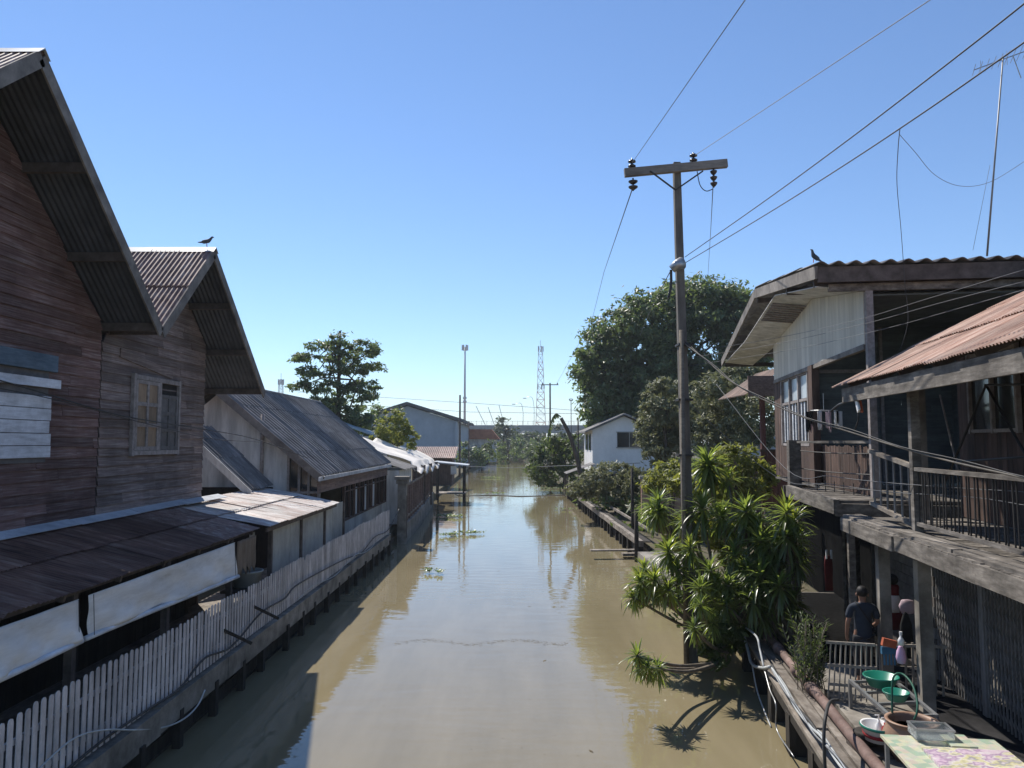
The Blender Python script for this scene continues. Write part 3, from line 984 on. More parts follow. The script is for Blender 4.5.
# struts sticking out of the beam
for i, (px, py) in enumerate(((233, 634), (262, 610))):
    p = atX(px, py, -5.72)
    o = MB().bar(p + V((-.2, -.1, .12)), p + V((.35, .12, -.22)), .06, .06).build('stake', M['pile'], None, loc=p)
    tag(o, ['short dark stake jutting from the left beam, the nearer of two', 'short dark stake jutting from the left beam, the farther of two'][i], 'stake')
# cables on the fence
pts = [atX(px, py, -5.8) for px, py in ((30, 800), (75, 763), (110, 735), (150, 708), (180, 688), (205, 658), (232, 646), (262, 612), (285, 598), (300, 583))]
cable('cable', 'thick black cable sagging along the left picket fence', 'cable', smooth_path(pts + [V((-5.8, 27, 1.25)), V((-5.8, 30, 1.05)), V((-5.8, 33, 1.3)), V((-5.8, 36.5, 1.2)), V((-5.75, 39.5, 1.9))]), .022, M['cable'])
pts = [atX(px, py, -5.76) for px, py in ((20, 790), (45, 763), (75, 738), (105, 730), (135, 730), (165, 727))] + [atX(px, py, -5.6) for px, py in ((185, 718), (198, 705), (205, 690))]
cable('hose', 'pale green hose looping off the left fence over the water', 'hose', smooth_path(pts), .014, M['hose_pale'])
pts = [V((-5.78, 21 + i * 1.6, 1.05 + .1 * math.sin(i * 1.7))) for i in range(11)]
cable('cable', 'thin grey cable clipped along the far half of the left fence', 'cable', smooth_path(pts), .012, M['steel'])
# wires across the plank walls
cable('wire', 'dark wire drooping across both plank house walls at window height', 'wire', smooth_path([(-8.35, 9.5, 6.55), (-8.35, 12.5, 6.3), (-8.35, 16, 5.9), (-8.35, 18.5, 5.75), (-8.35, 21.4, 5.62), (-8.2, 24.5, 5.4), (-7.0, 26.5, 4.75)]), .014, M['cable'])
cable('wire', 'thinner second wire just below the first on the plank house walls', 'wire', smooth_path([(-8.38, 9.5, 6.3), (-8.38, 13.5, 6.12), (-8.38, 17, 5.78), (-8.38, 21.4, 5.4), (-8.0, 24.4, 5.3)]), .009, M['cable'])

# ------------------------------------------------------------------ grey roofed house
t = thing('canal_house', 'house with big grey corrugated roof, white gable wall and brown boarded front', 'house', (-9, 32, .55))
mb = MB()
corr(mb, (-6.15, 24.6, 4.18), (0, 15.6, 0), (-4.0, 0, 3.35), 0.42, 0.045, 1.26, 1.35, 0.003, 12, True)
rf = mb.build('roof', M['roof_grey'], t, True)
mb = MB()
corr(mb, (-10.15, 24.6, 7.53), (0, 15.6, 0), (-4.0, 0, -3.35), 0.15, 0.022, 1.0, 2.4, 0.006)
mb.build('back_slope', M['roof_grey'], rf, True)
mb = MB()
mb.tube([(-10.15, 24.5, 7.58), (-10.15, 40.3, 7.58)], .09, 8)
mb.build('ridge_cap', M['roof_grey'], rf)
mb = MB()
mb.bar((-10.15, 24.57, 7.38), (-6.1, 24.57, 4.02), .05, .26)
mb.build('rake_board', M['fascia'], rf)
mb = MB()
mb.box((-6.1, 32.1, 4.08), (.06, 16, .14))
mb.build('eave_board', M['pale_strip'], rf)
# white gable wall with dark openings below
mb = MB()
mb.prism([(-13.5, 25.2, .6), (-7.55, 25.2, .6), (-7.55, 25.2, 5.0), (-10.15, 25.2, 7.15), (-13.5, 25.2, 4.3)], (0, .15, 0))
mb.build('gable_wall', M['white_wall'], t)
mb = MB()
mb.prism([(-7.55, 25.25, .6), (-6.35, 25.25, .6), (-6.35, 25.25, 4.05), (-7.55, 25.25, 5.0)], (0, .1, 0))
g = mb.build('window', M['glass_dark'], t)
for x, zt in ((-7.5, 5.05), (-7.1, 4.7), (-6.75, 4.4), (-6.38, 4.1)):
    MB().box((x, 25.2, (3.2 + zt) / 2), (.09, .1, zt - 3.2)).build('mullion', M['frame_wood'], g)
MB().box((-6.95, 25.17, 3.55), (1.2, .06, .08)).build('sill', M['frame_wood'], g)
mb = MB()
mb.tube([(-8.45, 25.1, 3.6), (-8.45, 25.1, 6.4)], .07, 8)
mb.build('downpipe', M['frame_wood'], t, True)
# brown boarded band, window row, lower wall
mb = MB()
clap(mb, V((-6.3, 0, 0)), V((0, 1, 0)), V((1, 0, 0)), 3.58, 4.12, lambda z: (24.6, 40), .14, 2, 4)
mb.build('front_band', M['brown_clap'], t)
mb = MB()
mb.box((-6.45, 34.6, 2.85), (.06, 10.6, 1.5))
g = mb.build('window', M['glass_dark'], t)
mb = MB()
for i in range(11):
    y = 29.3 + i * 1.06
    mb.box((-6.36, y, 2.85), (.1, .1 if i % 2 else .16, 1.5))
mb.box((-6.36, 34.6, 2.12), (.12, 10.7, .07))
mb.box((-6.36, 34.6, 3.3), (.07, 10.6, .05))
mb.build('frame', M['brown_board'], g)
for y in (31.8, 34.0, 36.2):
    mb = MB()
    mb.box((-6.4, y, 2.75), (.02, .85, 1.2))
    mb.build('pane', M['curtain'], g)
mb = MB()
vboards(mb, V((-6.34, 0, 0)), V((0, 1, 0)), V((1, 0, 0)), 29.2, 40, .95, 2.1, .5)
mb.build('lower_wall', M['grey_panel'], t)
HC = t
t = thing('sheet_wall', 'grey sheet wall with dark posts under the pale peeling lean-to roof', 'wall', (-6.36, 24.5, .9))
mb = MB()
vboards(mb, V((-6.36, 0, 0)), V((0, 1, 0)), V((1, 0, 0)), 20.4, 29.1, .95, 3.08, 1.9, .02)
mb.build('wall_sheet', M['grey_panel'], t)
for y in (20.4, 23.3, 26.2, 29.15):
    mb = MB()
    mb.box((-6.33, y, 1.95), (.1, .12, 2.1))
    mb.build('wall_post', M['purlin'], t)
t = HC
mb = MB()
mb.box((-10, 39.9, 2.4), (7.2, .15, 3.6))
mb.box((-13.4, 32, 2.4), (.15, 15, 3.6))
mb.build('back_wall', M['grey_panel'], t)
HC.location = HC.location + V((-.65, 3.0, -.08))

# air over the canal
HAZE = True
# low shed roof in the gap between plank house and grey house
t = thing('shed_roof', 'small steep grey corrugated roof tucked between plank house and white gable wall', 'roof', (-9.6, 26.3, 4.5))
mb = MB()
corr(mb, (-8.5, 25.0, 3.74), (0, 2.6, 0), (-2.3, 0, 2.1), 0.3, 0.035, .9, 1.6, .003, 12, True)
mb.build('roof_sheet', M['roof_grey'], t, True)
mb = MB()
mb.bar((-10.85, 24.95, 5.82), (-8.45, 24.95, 3.64), .04, .22)
mb.build('rake_board', M['white_wall'], t)
mb = MB()
mb.box((-9.8, 27.5, 2.2), (2.6, .08, 3.0))
mb.build('wall', M['dark_board'], t)

# white corner house beyond, tarpaulin roof
t = thing('canal_house', 'low white walled house with flat grey roof directly beyond the big grey roof', 'house', (-8.5, 44, .55))
mb = MB()
mb.box((-8.6, 46.2, 2.2), (4.5, 5.2, 3.0))
mb.build('wall', M['white_wall'], t)
mb = MB()
corr(mb, (-6.0, 43.5, 3.75), (0, 5.2, 0), (-4.6, 0, 1.5), .6, .06, 1.8, 2.5, .003)
mb.build('roof', M['roof_grey'], t, True)
t = thing('tarpaulin', 'cream white tarpaulin bunched over a low roof frame on the left bank', 'tarpaulin', (-8.6, 54, 3))
def tarp_fn(u, v):
    y = 49 + 14 * v
    x = -5.9 - 4.4 * u
    z = 3.75 + 1.75 * u - .12 * math.sin(v * PI * 3) ** 2 + .07 * math.sin(u * 9 + v * 17) + .05 * math.sin(v * 31 + u * 5)
    if u < .12:
        z -= .35 + .2 * math.sin(v * 23)
    return V((x, y, z))
MB().grid(tarp_fn, 24, 50).build('sheet', M['tarp'], t, True, solid=.02)
mb = MB()
for y in (49.2, 54, 58.5, 62.8):
    mb.bar((-6.1, y, .6), (-6.1, y, 3.7), .12, .12)
    mb.bar((-10.1, y, .6), (-10.1, y, 5.3), .12, .12)
    mb.bar((-6.1, y, 3.55), (-10.1, y, 5.25), .1, .12)
mb.build('frame', M['purlin'], t)
# weathered column at the water
t = thing('gate_pillar', 'weathered square concrete column with flared cap standing at the water beyond the picket fence', 'pillar', (-5.75, 41, -.3))
mb = MB()
mb.box((-5.75, 40.7, 1.5), (.45, .5, 3.6))
mb.build('shaft', M['concrete'], t)
mb = MB()
mb.box((-5.75, 40.7, 3.42), (.75, .8, .16)); mb.box((-5.75, 40.7, 3.22), (.6, .65, .2))
mb.build('cap', M['concrete'], t)
mb = MB()
mb.box((-5.52, 40.7, 1.4), (.02, .2, 2.2))
mb.build('niche', M['dark_board'], t)
# far left fence walk (brown boards on a concrete wall curving toward the dock)
t = thing('board_fence', 'open brown post and plank fence on a low concrete wall, beyond the concrete column', 'fence', (-6.2, 54, .6))
path = [V((-5.75, 41.5, 0)), V((-5.95, 48, 0)), V((-6.35, 57, 0)), V((-6.9, 67, 0))]
sp = smooth_path(path, 10)
mb, mr_, mv = MB(), MB(), MB()
for a, b in zip(sp[:-1], sp[1:]):
    mb.bar(a + Z * .25, b + Z * .25, .3, 1.5)
    mr_.bar(a + Z * 2.95, b + Z * 2.95, .08, .12)
    mr_.bar(a + Z * 1.25, b + Z * 1.25, .08, .1)
for i, p in enumerate(sp[::2]):
    MB().box(p + Z * 1.98, (.12, .12, 2.05)).build('post', M['brown_clap'], t)
mb.build('base_wall', M['concrete'], t)
mr_.build('rail', M['plank'], t)
mb = MB()
for a, b in zip(sp[12:-1], sp[13:]):
    mb.bar(a + Z * 2.1 - V((.05, 0, 0)), b + Z * 2.1 - V((.05, 0, 0)), .03, 1.6)
mb.build('boards', M['brown_clap'], t)
# dock with flat canopy
t = thing('dock', 'small plank dock under a flat grey canopy, jutting into the canal from the left', 'dock', (-5.4, 68, 0))
mb = MB()
for i in range(14):
    mb.box((-6.6 + i * .19, 68.2, .85), (.18, 2.6, .08))
mb.build('deck', M['plank'], t)
for x, y in ((-4.2, 67.1), (-4.2, 69.2), (-6.4, 67.1)):
    mb = MB()
    mb.box((x, y, 1.4), (.14, .14, 3.6))
    mb.build('post', M['pile'], t)
mb = MB()
mb.box((-5.3, 68.2, 3.42), (3.0, 3.4, .1), V((1, 0, -.1)).normalized(), V((0, 1, 0)), V((.1, 0, 1)).normalized())
mb.build('canopy', M['zinc'], t)
drape('hanging_cloth', 'white cloth hanging under the flat dock canopy', 'cloth', (-5.3, 66.9, 0), (-4.8, 66.9, 0), 3.25, 2.5, M['white_cloth'], V((0, 1, 0)))

# ------------------------------------------------------------------ left background
t = thing('shed', 'low rust red corrugated shed roof behind the tarpaulin', 'shed', (-9, 88, .55))
mb = MB()
a = atY(412, 455, 86)
mb.box((-8.9, 88, 2.0), (4.4, 4, 3.0)); mb.build('wall', M['brown_board'], t)
mb = MB(); corr(mb, (-11.3, 85.4, 3.55), (5.0, 0, 0), (0, 5.0, 1.2), .22, .035, 1.1, 2.6)
mb.build('roof', M['roof_brown'], t, True)
t = thing('warehouse', 'large blue grey warehouse with dark low gable roof on the left', 'warehouse', (-20.5, 165, .55))
mb = MB()
mb.prism([(-31, 150, .5), (-10.6, 150, .5), (-10.6, 150, 9.3), (-20.4, 150, 12.3), (-31, 150, 9.1)], (0, 40, 0))
mb.build('wall', M['warehouse'], t)
mb = MB()
mb.prism([(-9.4, 149, 9.1), (-20.4, 149, 12.55), (-32, 149, 8.9), (-32, 149, 9.5), (-20.4, 149, 13.1), (-9.4, 149, 9.7)], (0, 42, 0))
mb.build('roof', M['roof_far'], t)
mb = MB(); mb.box((-10.8, 149.7, 4.8), (.5, .5, 9)); mb.build('downpipe', M['warehouse'], t)

# umbrella shaped tree with tiered branches
bl = []
base = atY(341, 440, 70); base.z = .55
for (px, py, r, rz_) in ((341, 340, 1.0, .5), (322, 346, 1.3, .45), (362, 346, 1.4, .4), (308, 358, 1.4, .45), (341, 356, 2.0, .6), (372, 352, 1.2, .35), (375, 366, 1.0, .35), (315, 372, 1.6, .5), (352, 370, 2.0, .6), (304, 386, 1.3, .5), (328, 388, 1.7, .7), (362, 388, 1.6, .7), (340, 405, 2.0, 1.0), (372, 398, 1.0, .5), (318, 404, 1.4, .8), (355, 420, 1.9, 1.1), (335, 425, 1.8, 1.0)):
    c = atY(px, py, 70 + rnd.uniform(-1.5, 1.5))
    bl.append((c, (r * 1.15, r * 1.3, rz_ * 1.15)))
tree('terminalia_tree', 'tall dark tree with flat tiered branches behind the grey roof, on the left', 'tree', base, atY(340, 331, 70), .3, bl, 15000, .19, .5, LF['big'], nl=17, shell=.2, flat=.5)
bl = [(atY(393, 432, 60), (1.5, 1.4, 1.2)), (atY(386, 440, 60), (1.2, 1.2, 1.1)), (atY(402, 440, 60), (1.2, 1.2, 1.1)), (atY(393, 418, 60), (.8, .8, .7))]
tree('round_tree', 'small bright yellow green tree in front of the blue grey warehouse', 'tree', (-9.3, 60, .55), (-9.3, 60, 5.5), .14, bl, 3600, .14, .35, LF['yellow'])
bl = [(atY(368, 425, 84), (2.4, 2, 2.4)), (atY(388, 418, 86), (1.9, 2, 1.8)), (atY(354, 432, 82), (2, 2, 1.6)), (atY(378, 440, 84), (2.6, 2, 2))]
tree('leafy_tree', 'dark tree rising behind the ridge of the grey roof, right of the tiered tree', 'tree', (-15.5, 84, .55), (-15.5, 84, 7), .22, bl, 3200, .24, .6, LF['big'])
t = thing('house', 'small pale blue roofed house peeping over the grey roof ridge', 'house', (-13.5, 66, .55))
mb = MB(); mb.box((-13.0, 68, 3.2), (3.4, 4, 5.2)); mb.build('wall', M['white_wall'], t)
mb = MB(); mb.prism([(-14.9, 65.6, 6.9), (-11.2, 65.6, 5.6), (-11.2, 65.6, 5.75), (-14.9, 65.6, 7.05)], (0, 4.6, 0)); mb.build('roof', M['blue_roof'], t)

# poles and masts along the left bank
def wood_pole(px, pyt, Y, label, r=.14, arms=()):
    top = atY(px, pyt, Y)
    t = thing('utility_pole', label, 'pole', (top.x, Y, .3))
    MB().tube([(top.x, Y, .3), top], r, 9, r * .75).build('pole', M['purlin'], t, True)
    for dz, wd in arms:
        MB().box(top - Z * dz, (wd, .12, .12)).build('crossarm', M['crossarm'], t)
        mb = MB()
        for k in (-1, 1):
            mb.lathe(top + V((k * wd * .45, 0, .06 - dz)), [(.04, 0), (.09, .05), (.05, .1), (.09, .15), (.03, .24)], 8)
        mb.build('insulators', M['ceramic'], t)
    return t


wood_pole(460, 395, 110, 'dark bare pole left of the canal, in front of the warehouse corner', .17, ())
wood_pole(469, 421, 118, 'shorter thin pole just right of the dark bare pole', .1, ((.6, 1.2),))
wood_pole(550, 383, 110, 'distant wooden pole with one crossarm right of the lattice mast', .15, ((.25, 2.4),))
wood_pole(571, 398, 118, 'thin distant pole left of the big tree', .07, ((.4, .5),))
# floodlight mast
top = atY(465, 347, 210)
t = thing('floodlight_mast', 'tall slender pale mast with a cluster head left of the canal', 'mast', (top.x, 210, .5))
MB().tube([(top.x, 210, .5), (top.x, 210, top.z * .6), top], .38, 10, .2).build('pole', M['mast_white'], t, True)
mb = MB()
for k in range(6):
    a = k * PI / 3
    mb.box(top + V((.75 * math.cos(a), .75 * math.sin(a), -.2)), (.3, .3, 1.5))
for z in (10, 16, 17):
    mb.lathe((top.x, 210, z), [(.45, 0), (.55, .3), (.45, .6)], 10)
mb.build('antenna_cluster', M['mast_white'], t)
# lattice tower
def lattice(label, px, pyt, Y, bw, tw, n, red):
    top = atY(px, pyt, Y)
    t = thing('lattice_tower', label, 'tower', (top.x, Y, .5))
    H = top.z - .5
    mbs = [MB(), MB()]
    c4 = [(-1, -1), (1, -1), (1, 1), (-1, 1)]
    for i in range(n):
        f0, f1 = i / n, (i + 1) / n
        w0, w1 = bw + (tw - bw) * min(1, f0 * 1.1), bw + (tw - bw) * min(1, f1 * 1.1)
        b = mbs[(i * red // n) % 2]
        for k in range(4):
            p = [V((top.x + c4[k][0] * w0 / 2, Y + c4[k][1] * w0 / 2, .5 + H * f0)), V((top.x + c4[(k + 1) % 4][0] * w0 / 2, Y + c4[(k + 1) % 4][1] * w0 / 2, .5 + H * f0)),
                 V((top.x + c4[k][0] * w1 / 2, Y + c4[k][1] * w1 / 2, .5 + H * f1)), V((top.x + c4[(k + 1) % 4][0] * w1 / 2, Y + c4[(k + 1) % 4][1] * w1 / 2, .5 + H * f1))]
            r = .00017 * Y
            b.tube([p[0], p[2]], r * 1.5, 4)
            b.tube([p[0], p[3]], r, 4)
            b.tube([p[1], p[2]], r, 4)
            b.tube([p[2], p[3]], r, 4)
    for b, m_, nm in ((mbs[0], M['mast_white'], 'white_bracing'), (mbs[1], M['mast_red'], 'red_bracing')):
        if b.v:
            b.build(nm, m_, t)
    mb = MB()
    for k in range(5):
        a = k * 1.257
        mb.box(top + V((1.1 * math.cos(a), 1.1 * math.sin(a), -.9)) * (Y / 340), (.5 * Y / 340, .5 * Y / 340, 2.4 * Y / 340))
        mb.box((top.x + tw * .8 * math.cos(a), Y + tw * .8 * math.sin(a), .5 + H * .62), (.5, .5, 2))
    mb.tube([top, top + Z * 3 * Y / 340], .1, 4)
    mb.build('antenna_panels', M['mast_white'], t)


lattice('tall red and white lattice telecom tower on the skyline beyond the canal', 540.5, 347, 340, 5.2, 1.9, 14, 7)
lattice('tiny far lattice tower just above the left grey roof', 281, 380, 330, 3.5, 1.6, 12, 1)

# viaduct across the horizon
t = thing('viaduct', 'long grey elevated road crossing the horizon behind the trees', 'viaduct', (0, 335, .5))
mb = MB(); mb.box((-20, 335, 10.2), (620, 9, 2.2)); mb.build('deck', M['viaduct'], t)
mb = MB(); mb.box((-20, 330.3, 11.9), (620, .3, 1.2)); mb.build('parapet', M['viaduct'], t)
mb = MB()
x = -200
while x < 200:
    mb.box((x, 330.4, 13.4), (.12, .12, 1.9)); x += 2.2
mb.box((0, 330.4, 14.2), (400, .1, .1))
mb.build('railing', M['steel'], t)
for i in range(9):
    mb = MB(); mb.box((-130 + 31 * i, 335, 4.7), (2.2, 2.6, 9)); mb.build('pier', M['viaduct'], t)
for i, px in enumerate((534, 523)):
    p = atY(px, 398 + 6 * i, 330); b0 = V((p.x, 331, 11))
    t = thing('street_lamp', ['curved street lamp on the far viaduct left of the wooden pole', 'second fainter street lamp on the far viaduct'][i], 'street lamp', b0)
    MB().tube(smooth_path([b0, b0.lerp(p, .7), p + V((-1, 0, .3)), p + V((-3.5, 0, 0))]), .1, 6).build('pole', M['steel'], t)
    MB().box(p + V((-4, 0, -.1)), (1.4, .5, .3)).build('lamp_head', M['mast_white'], t)
# crane booms
for i, (pa, pb) in enumerate((((497, 441), (476, 406)), ((503, 440), (488, 407)), ((510, 440), (499, 405)))):
    a, b = atY(*pa, 260), atY(*pb, 260); a.z = 3
    o = MB().bar(a, b, .2, .2).build('crane_boom', M['steel'], None, loc=a)
    tag(o, 'thin slanting grey crane boom on the horizon left of the far round tree', 'crane', 'crane booms on the horizon')
# orange roofed building
t = thing('building', 'low building with orange tiled roof at the far left of the canal end', 'building', (-11.5, 190, .5))
mb = MB(); mb.box((-12, 195, 3.4), (16, 12, 6)); mb.build('wall', M['white_wall'], t)
mb = MB(); mb.prism([(-21, 188, 6.0), (-3, 188, 6.0), (-5, 188, 8.4), (-19, 188, 8.4)], (0, 14, 0)); mb.build('roof', M['tile_orange'], t)

# far trees
def blobs(cx, cy, Y, list_):
    return [(atY(cx + dx, cy + dy, Y + rnd.uniform(-2, 2)), (r * Y / FPX, r * Y / FPX, rr * Y / FPX)) for dx, dy, r, rr in list_]


def pix_tree(label, px, py, Y, bl_, nleaf, size, leaf, name='leafy_tree', r0=.25, clump=None, top=None):
    b = atY(px, py, Y); b.z = .4
    bls = blobs(px, py, Y, bl_)
    tp = max(bls, key=lambda q: q[0].z)[0]
    return tree(name, label, 'tree', b, (b.x, Y, tp.z), r0, bls, nleaf, size, clump or size * 2.6, leaf)


pix_tree('round far tree on the skyline left of the lattice tower', 504, 428, 235, [(0, -2, 9, 9), (-5, 4, 7, 6), (6, 5, 7, 6)], 900, .55, LF['far'])
far = [(508, 446, 205, 10, 9, 'leafy tree in the very middle of the far canal end'), (524, 443, 228, 9, 8, 'pale tree under the viaduct right of the canal end'), (482, 448, 170, 11, 8, 'low dark tree at the left end of the far canal bend'), (470, 452, 140, 9, 8, 'bushy tree beside the thin pole at the far left bank'),
       (515, 449, 215, 12, 7, 'low tree closing the far end of the canal'), (532, 447, 200, 11, 8, 'tree right of the canal end, below the lattice tower'),
       (497, 450, 225, 10, 6, 'pale low tree on the far bank left of the canal end'), (548, 446, 160, 12, 9, 'tree on the far right bank behind the mango bush'), (562, 440, 150, 10, 12, 'tall thin tree left of the white house')]
for (px, py, Y, r, rr, lab) in far:
    r *= 1.25
    rr *= 1.25
    pix_tree(lab, px, py, Y, [(0, 0, r, rr), (-r * .6, 4, r * .7, rr * .8), (r * .6, 3, r * .8, rr * .8), (0, 8, r, rr * .8)], 1100, .38, LF[rnd.choice(['far', 'mid', 'big'])])
mb = MB()
bl = []
for x in range(-430, 440, 13):
    if -9 < x < 9:
        Y = 262
    else:
        Y = 250 + rnd.uniform(0, 60)
    h = rnd.uniform(5.0, 7.2)
    bl.append((V((x + rnd.uniform(-4, 4), Y, h * .7)), (9, 6, h)))
bl += [(V((x, 262 + abs(x), 4.0)), (5, 4, 5.5)) for x in (-10, -5, 0, 4, 8, 12, 16)]
cloud(mb, bl, 64000, 1.25, 1.9, None, .6, .2)
tag(mb.build('distant_woodland', LF['far'], None), 'dark belt of distant trees along the horizon', 'woodland', kind='stuff')
mb = MB()
bl = []
for i in range(46):
    Y = rnd.uniform(60, 240)
    s_ = rnd.choice((-1, 1))
    x = s_ * (rnd.uniform(12, 22) + Y * .05) if s_ < 0 else rnd.uniform(13, 40)
    bl.append((V((x, Y, 1.4)), (3.2, 3.2, rnd.uniform(1.2, 2.4))))
for i in range(34):
    Y = rnd.uniform(36, 72)
    bl.append((V((6.5 + rnd.random() ** 1.5 * 5 - (Y - 34) * .008, Y, 1.0)), (1.0, 1.2, rnd.uniform(.5, 1.1))))
cloud(mb, bl, 21000, .3, .7, None, .6, .4)
tag(mb.build('undergrowth', LF['mid'], None), 'low green undergrowth covering both banks behind the houses', 'undergrowth', kind='stuff')

# ================================================================== RIGHT BANK, FAR
# big tree behind the white house
bl = blobs(660, 360, 78, [(-50, -2, 38, 40), (-10, -30, 48, 42), (45, -48, 46, 38), (80, -20, 34, 50), (-40, 45, 42, 34), (10, 25, 60, 48), (60, 40, 50, 45), (-62, 28, 22, 30), (20, -62, 26, 18), (72, -62, 18, 16), (-78, 8, 12, 16)])
b0 = atY(662, 470, 78); b0.z = .5
tree('rain_tree', 'huge dark broad tree towering behind the white house on the right bank', 'tree', b0, atY(660, 330, 78), .75, bl, 80000, .27, .85, LF['big'], nl=20, shell=.25)
bl = blobs(667, 415, 48, [(0, -10, 24, 26), (-14, 12, 20, 24), (14, 8, 24, 30), (-2, 34, 26, 22), (22, -12, 14, 16)])
tree('dusty_tree', 'dusty pale green tree behind the utility pole, in front of the huge dark tree', 'tree', (9.6, 48, .5), (9.6, 48, 8), .16, bl, 12000, .15, .4, LF['light'])
bl = blobs(735, 410, 44, [(-18, -18, 22, 24), (10, -30, 26, 26), (-8, 14, 30, 26), (20, 10, 24, 30), (-22, 30, 22, 18)])
tree('dusty_tree', 'dusty pale green tree right of the utility pole, beside the small brown awning', 'tree', (12.5, 44, .5), (12.5, 44, 8), .16, bl, 14000, .14, .38, LF['light'])
# white house
t = thing('house', 'small white two storey house with one dark window under the huge tree', 'house', (10, 74, .5))
mb = MB()
mb.prism([(7.3, 70, 2.6), (12.9, 70, 2.6), (12.9, 70, 6.4), (10.2, 70, 7.65), (7.3, 70, 6.4)], (0, 8, 0))
mb.build('upper_wall', M['house_white'], t)
mb = MB(); mb.box((10.6, 74.1, 1.5), (4.8, 7.8, 2.2)); mb.build('lower_wall', M['house_white'], t)
mb = MB(); mb.box((10.1, 69.95, 2.55), (5.7, .3, .2)); mb.build('floor_band', M['concrete'], t)
mb = MB()
mb.prism([(6.6, 69.4, 6.15), (10.2, 69.4, 7.75), (13.7, 69.4, 6.2), (13.7, 69.4, 6.35), (10.2, 69.4, 7.92), (6.6, 69.4, 6.3)], (0, 9, 0))
mb.build('roof', M['roof_grey'], t)
mb = MB(); mb.box((10.65, 69.97, 5.5), (2.2, .08, 1.35)); g = mb.build('window', M['glass_dark'], t)
mb = MB()
for c, s_ in (((10.65, 69.92, 6.2), (2.4, .06, .08)), ((10.65, 69.92, 4.8), (2.4, .1, .08)), ((10.65, 69.93, 5.5), (.06, .05, 1.3))):
    mb.box(c, s_)
mb.build('frame', M['concrete_pale'], g)
for x in (7.25,):
    mb = MB(); mb.box((x, 72.0, 5.3), (.06, 1.4, 1.5)); mb.build('window', M['glass_dark'], t)
    mb = MB(); mb.box((x, 74.8, 5.3), (.06, 1.4, 1.5)); mb.build('window', M['glass_dark'], t)
mb = MB(); mb.box((9.6, 69.97, 1.7), (2.2, .06, 1.4)); mb.build('doorway', M['dark_board'], t)
mb = MB(); corr(mb, (4.8, 68, 2.5), (0, 3.5, 0), (2.5, 0, .9), .2, .03, .9, 2); mb.build('porch_roof', M['roof_grey'], t, True)
mb = MB()
for x, y in ((4.9, 68.2), (4.9, 71.2)):
    mb.box((x, y, 1.4), (.12, .12, 2.2))
mb.build('porch_post', M['purlin'], t)

# mango bush hanging over the water
bl = blobs(556, 462, 82, [(0, -10, 20, 15), (-14, 4, 17, 14), (16, 2, 20, 17), (0, 14, 24, 13), (-24, 12, 10, 9), (6, -22, 12, 8)])
tree('mango_bush', 'dense green bush overhanging the water on the right bank, beside the leaning trunk', 'bush', (5.6, 83, .3), (5.4, 82, 4.5), .25, bl, 6500, .22, .55, LF['mid'])
# leaning dead palm
pts = [atY(px, py, 63) for px, py in ((583, 492), (578, 462), (570, 436), (561, 418))]
t = thing('palm_trunk', 'leaning broken palm trunk with one drooping frond beside the mango bush', 'palm', pts[0])
MB().tube(smooth_path(pts), .2, 8, .14).build('trunk', M['bark'], t, True)
mb = MB()
fr = smooth_path([atY(px, py, 63) for px, py in ((561, 417), (556, 414), (552, 420), (549, 432), (548, 444))])
mb.tube(fr, .05, 5)
for k in range(4, len(fr)):
    for s_ in (-1, 1):
        for q in range(1):
            d = V((s_ * rnd.uniform(.05, .2), rnd.uniform(-.4, .4), -rnd.uniform(.2, .4)))
            p = fr[k]
            mb.add([p, p + d * .5 + V((.07, 0, 0)), p + d, p + d * .5 - V((.07, 0, 0))], [(0, 1, 2, 3)])
mb.build('frond', LF['mid'], t)
# pale scrub on the bank below the white house
bl = blobs(614, 482, 52, [(0, -6, 30, 14), (-22, 6, 20, 11), (24, 4, 22, 13), (-38, 10, 12, 10), (42, 10, 18, 12), (10, 14, 34, 9)])
tree('scrub_bush', 'wide pale yellow green bush on the right bank below the white house', 'bush', (6.9, 52, .5), (6.9, 52, 2.2), .08, bl, 11000, .14, .35, LF['light'])
bl = blobs(668, 476, 38, [(0, -2, 18, 12), (-10, 8, 14, 10), (14, 6, 16, 12)])
tree('scrub_bush', 'yellow green bush left of the utility pole, above the small pink wall', 'bush', (7.9, 38, .5), (7.9, 38, 3.0), .08, bl, 4200, .12, .3, LF['yellow'])
bl = blobs(735, 470, 30, [(0, -6, 26, 18), (-22, 4, 18, 16), (20, 8, 20, 18), (-4, 20, 30, 16)])
tree('scrub_bush', 'tall reddish yellow leafy bush between the top dracaena and the red brown fence', 'bush', (8.7, 30, .5), (8.7, 30, 4), .08, bl, 4600, .13, .3, LF['yellow'])
t = thing('garden_wall', 'short pink brick garden wall left of the utility pole', 'wall', (8.0, 42, .5))
mb = MB(); mb.box((8.3, 42, 1.9), (2.6, .25, 2.8)); mb.build('wall', M['roof_pink'], t)
mb = MB(); mb.box((8.3, 42, 3.38), (2.8, .4, .16)); mb.build('coping', M['concrete_pale'], t)

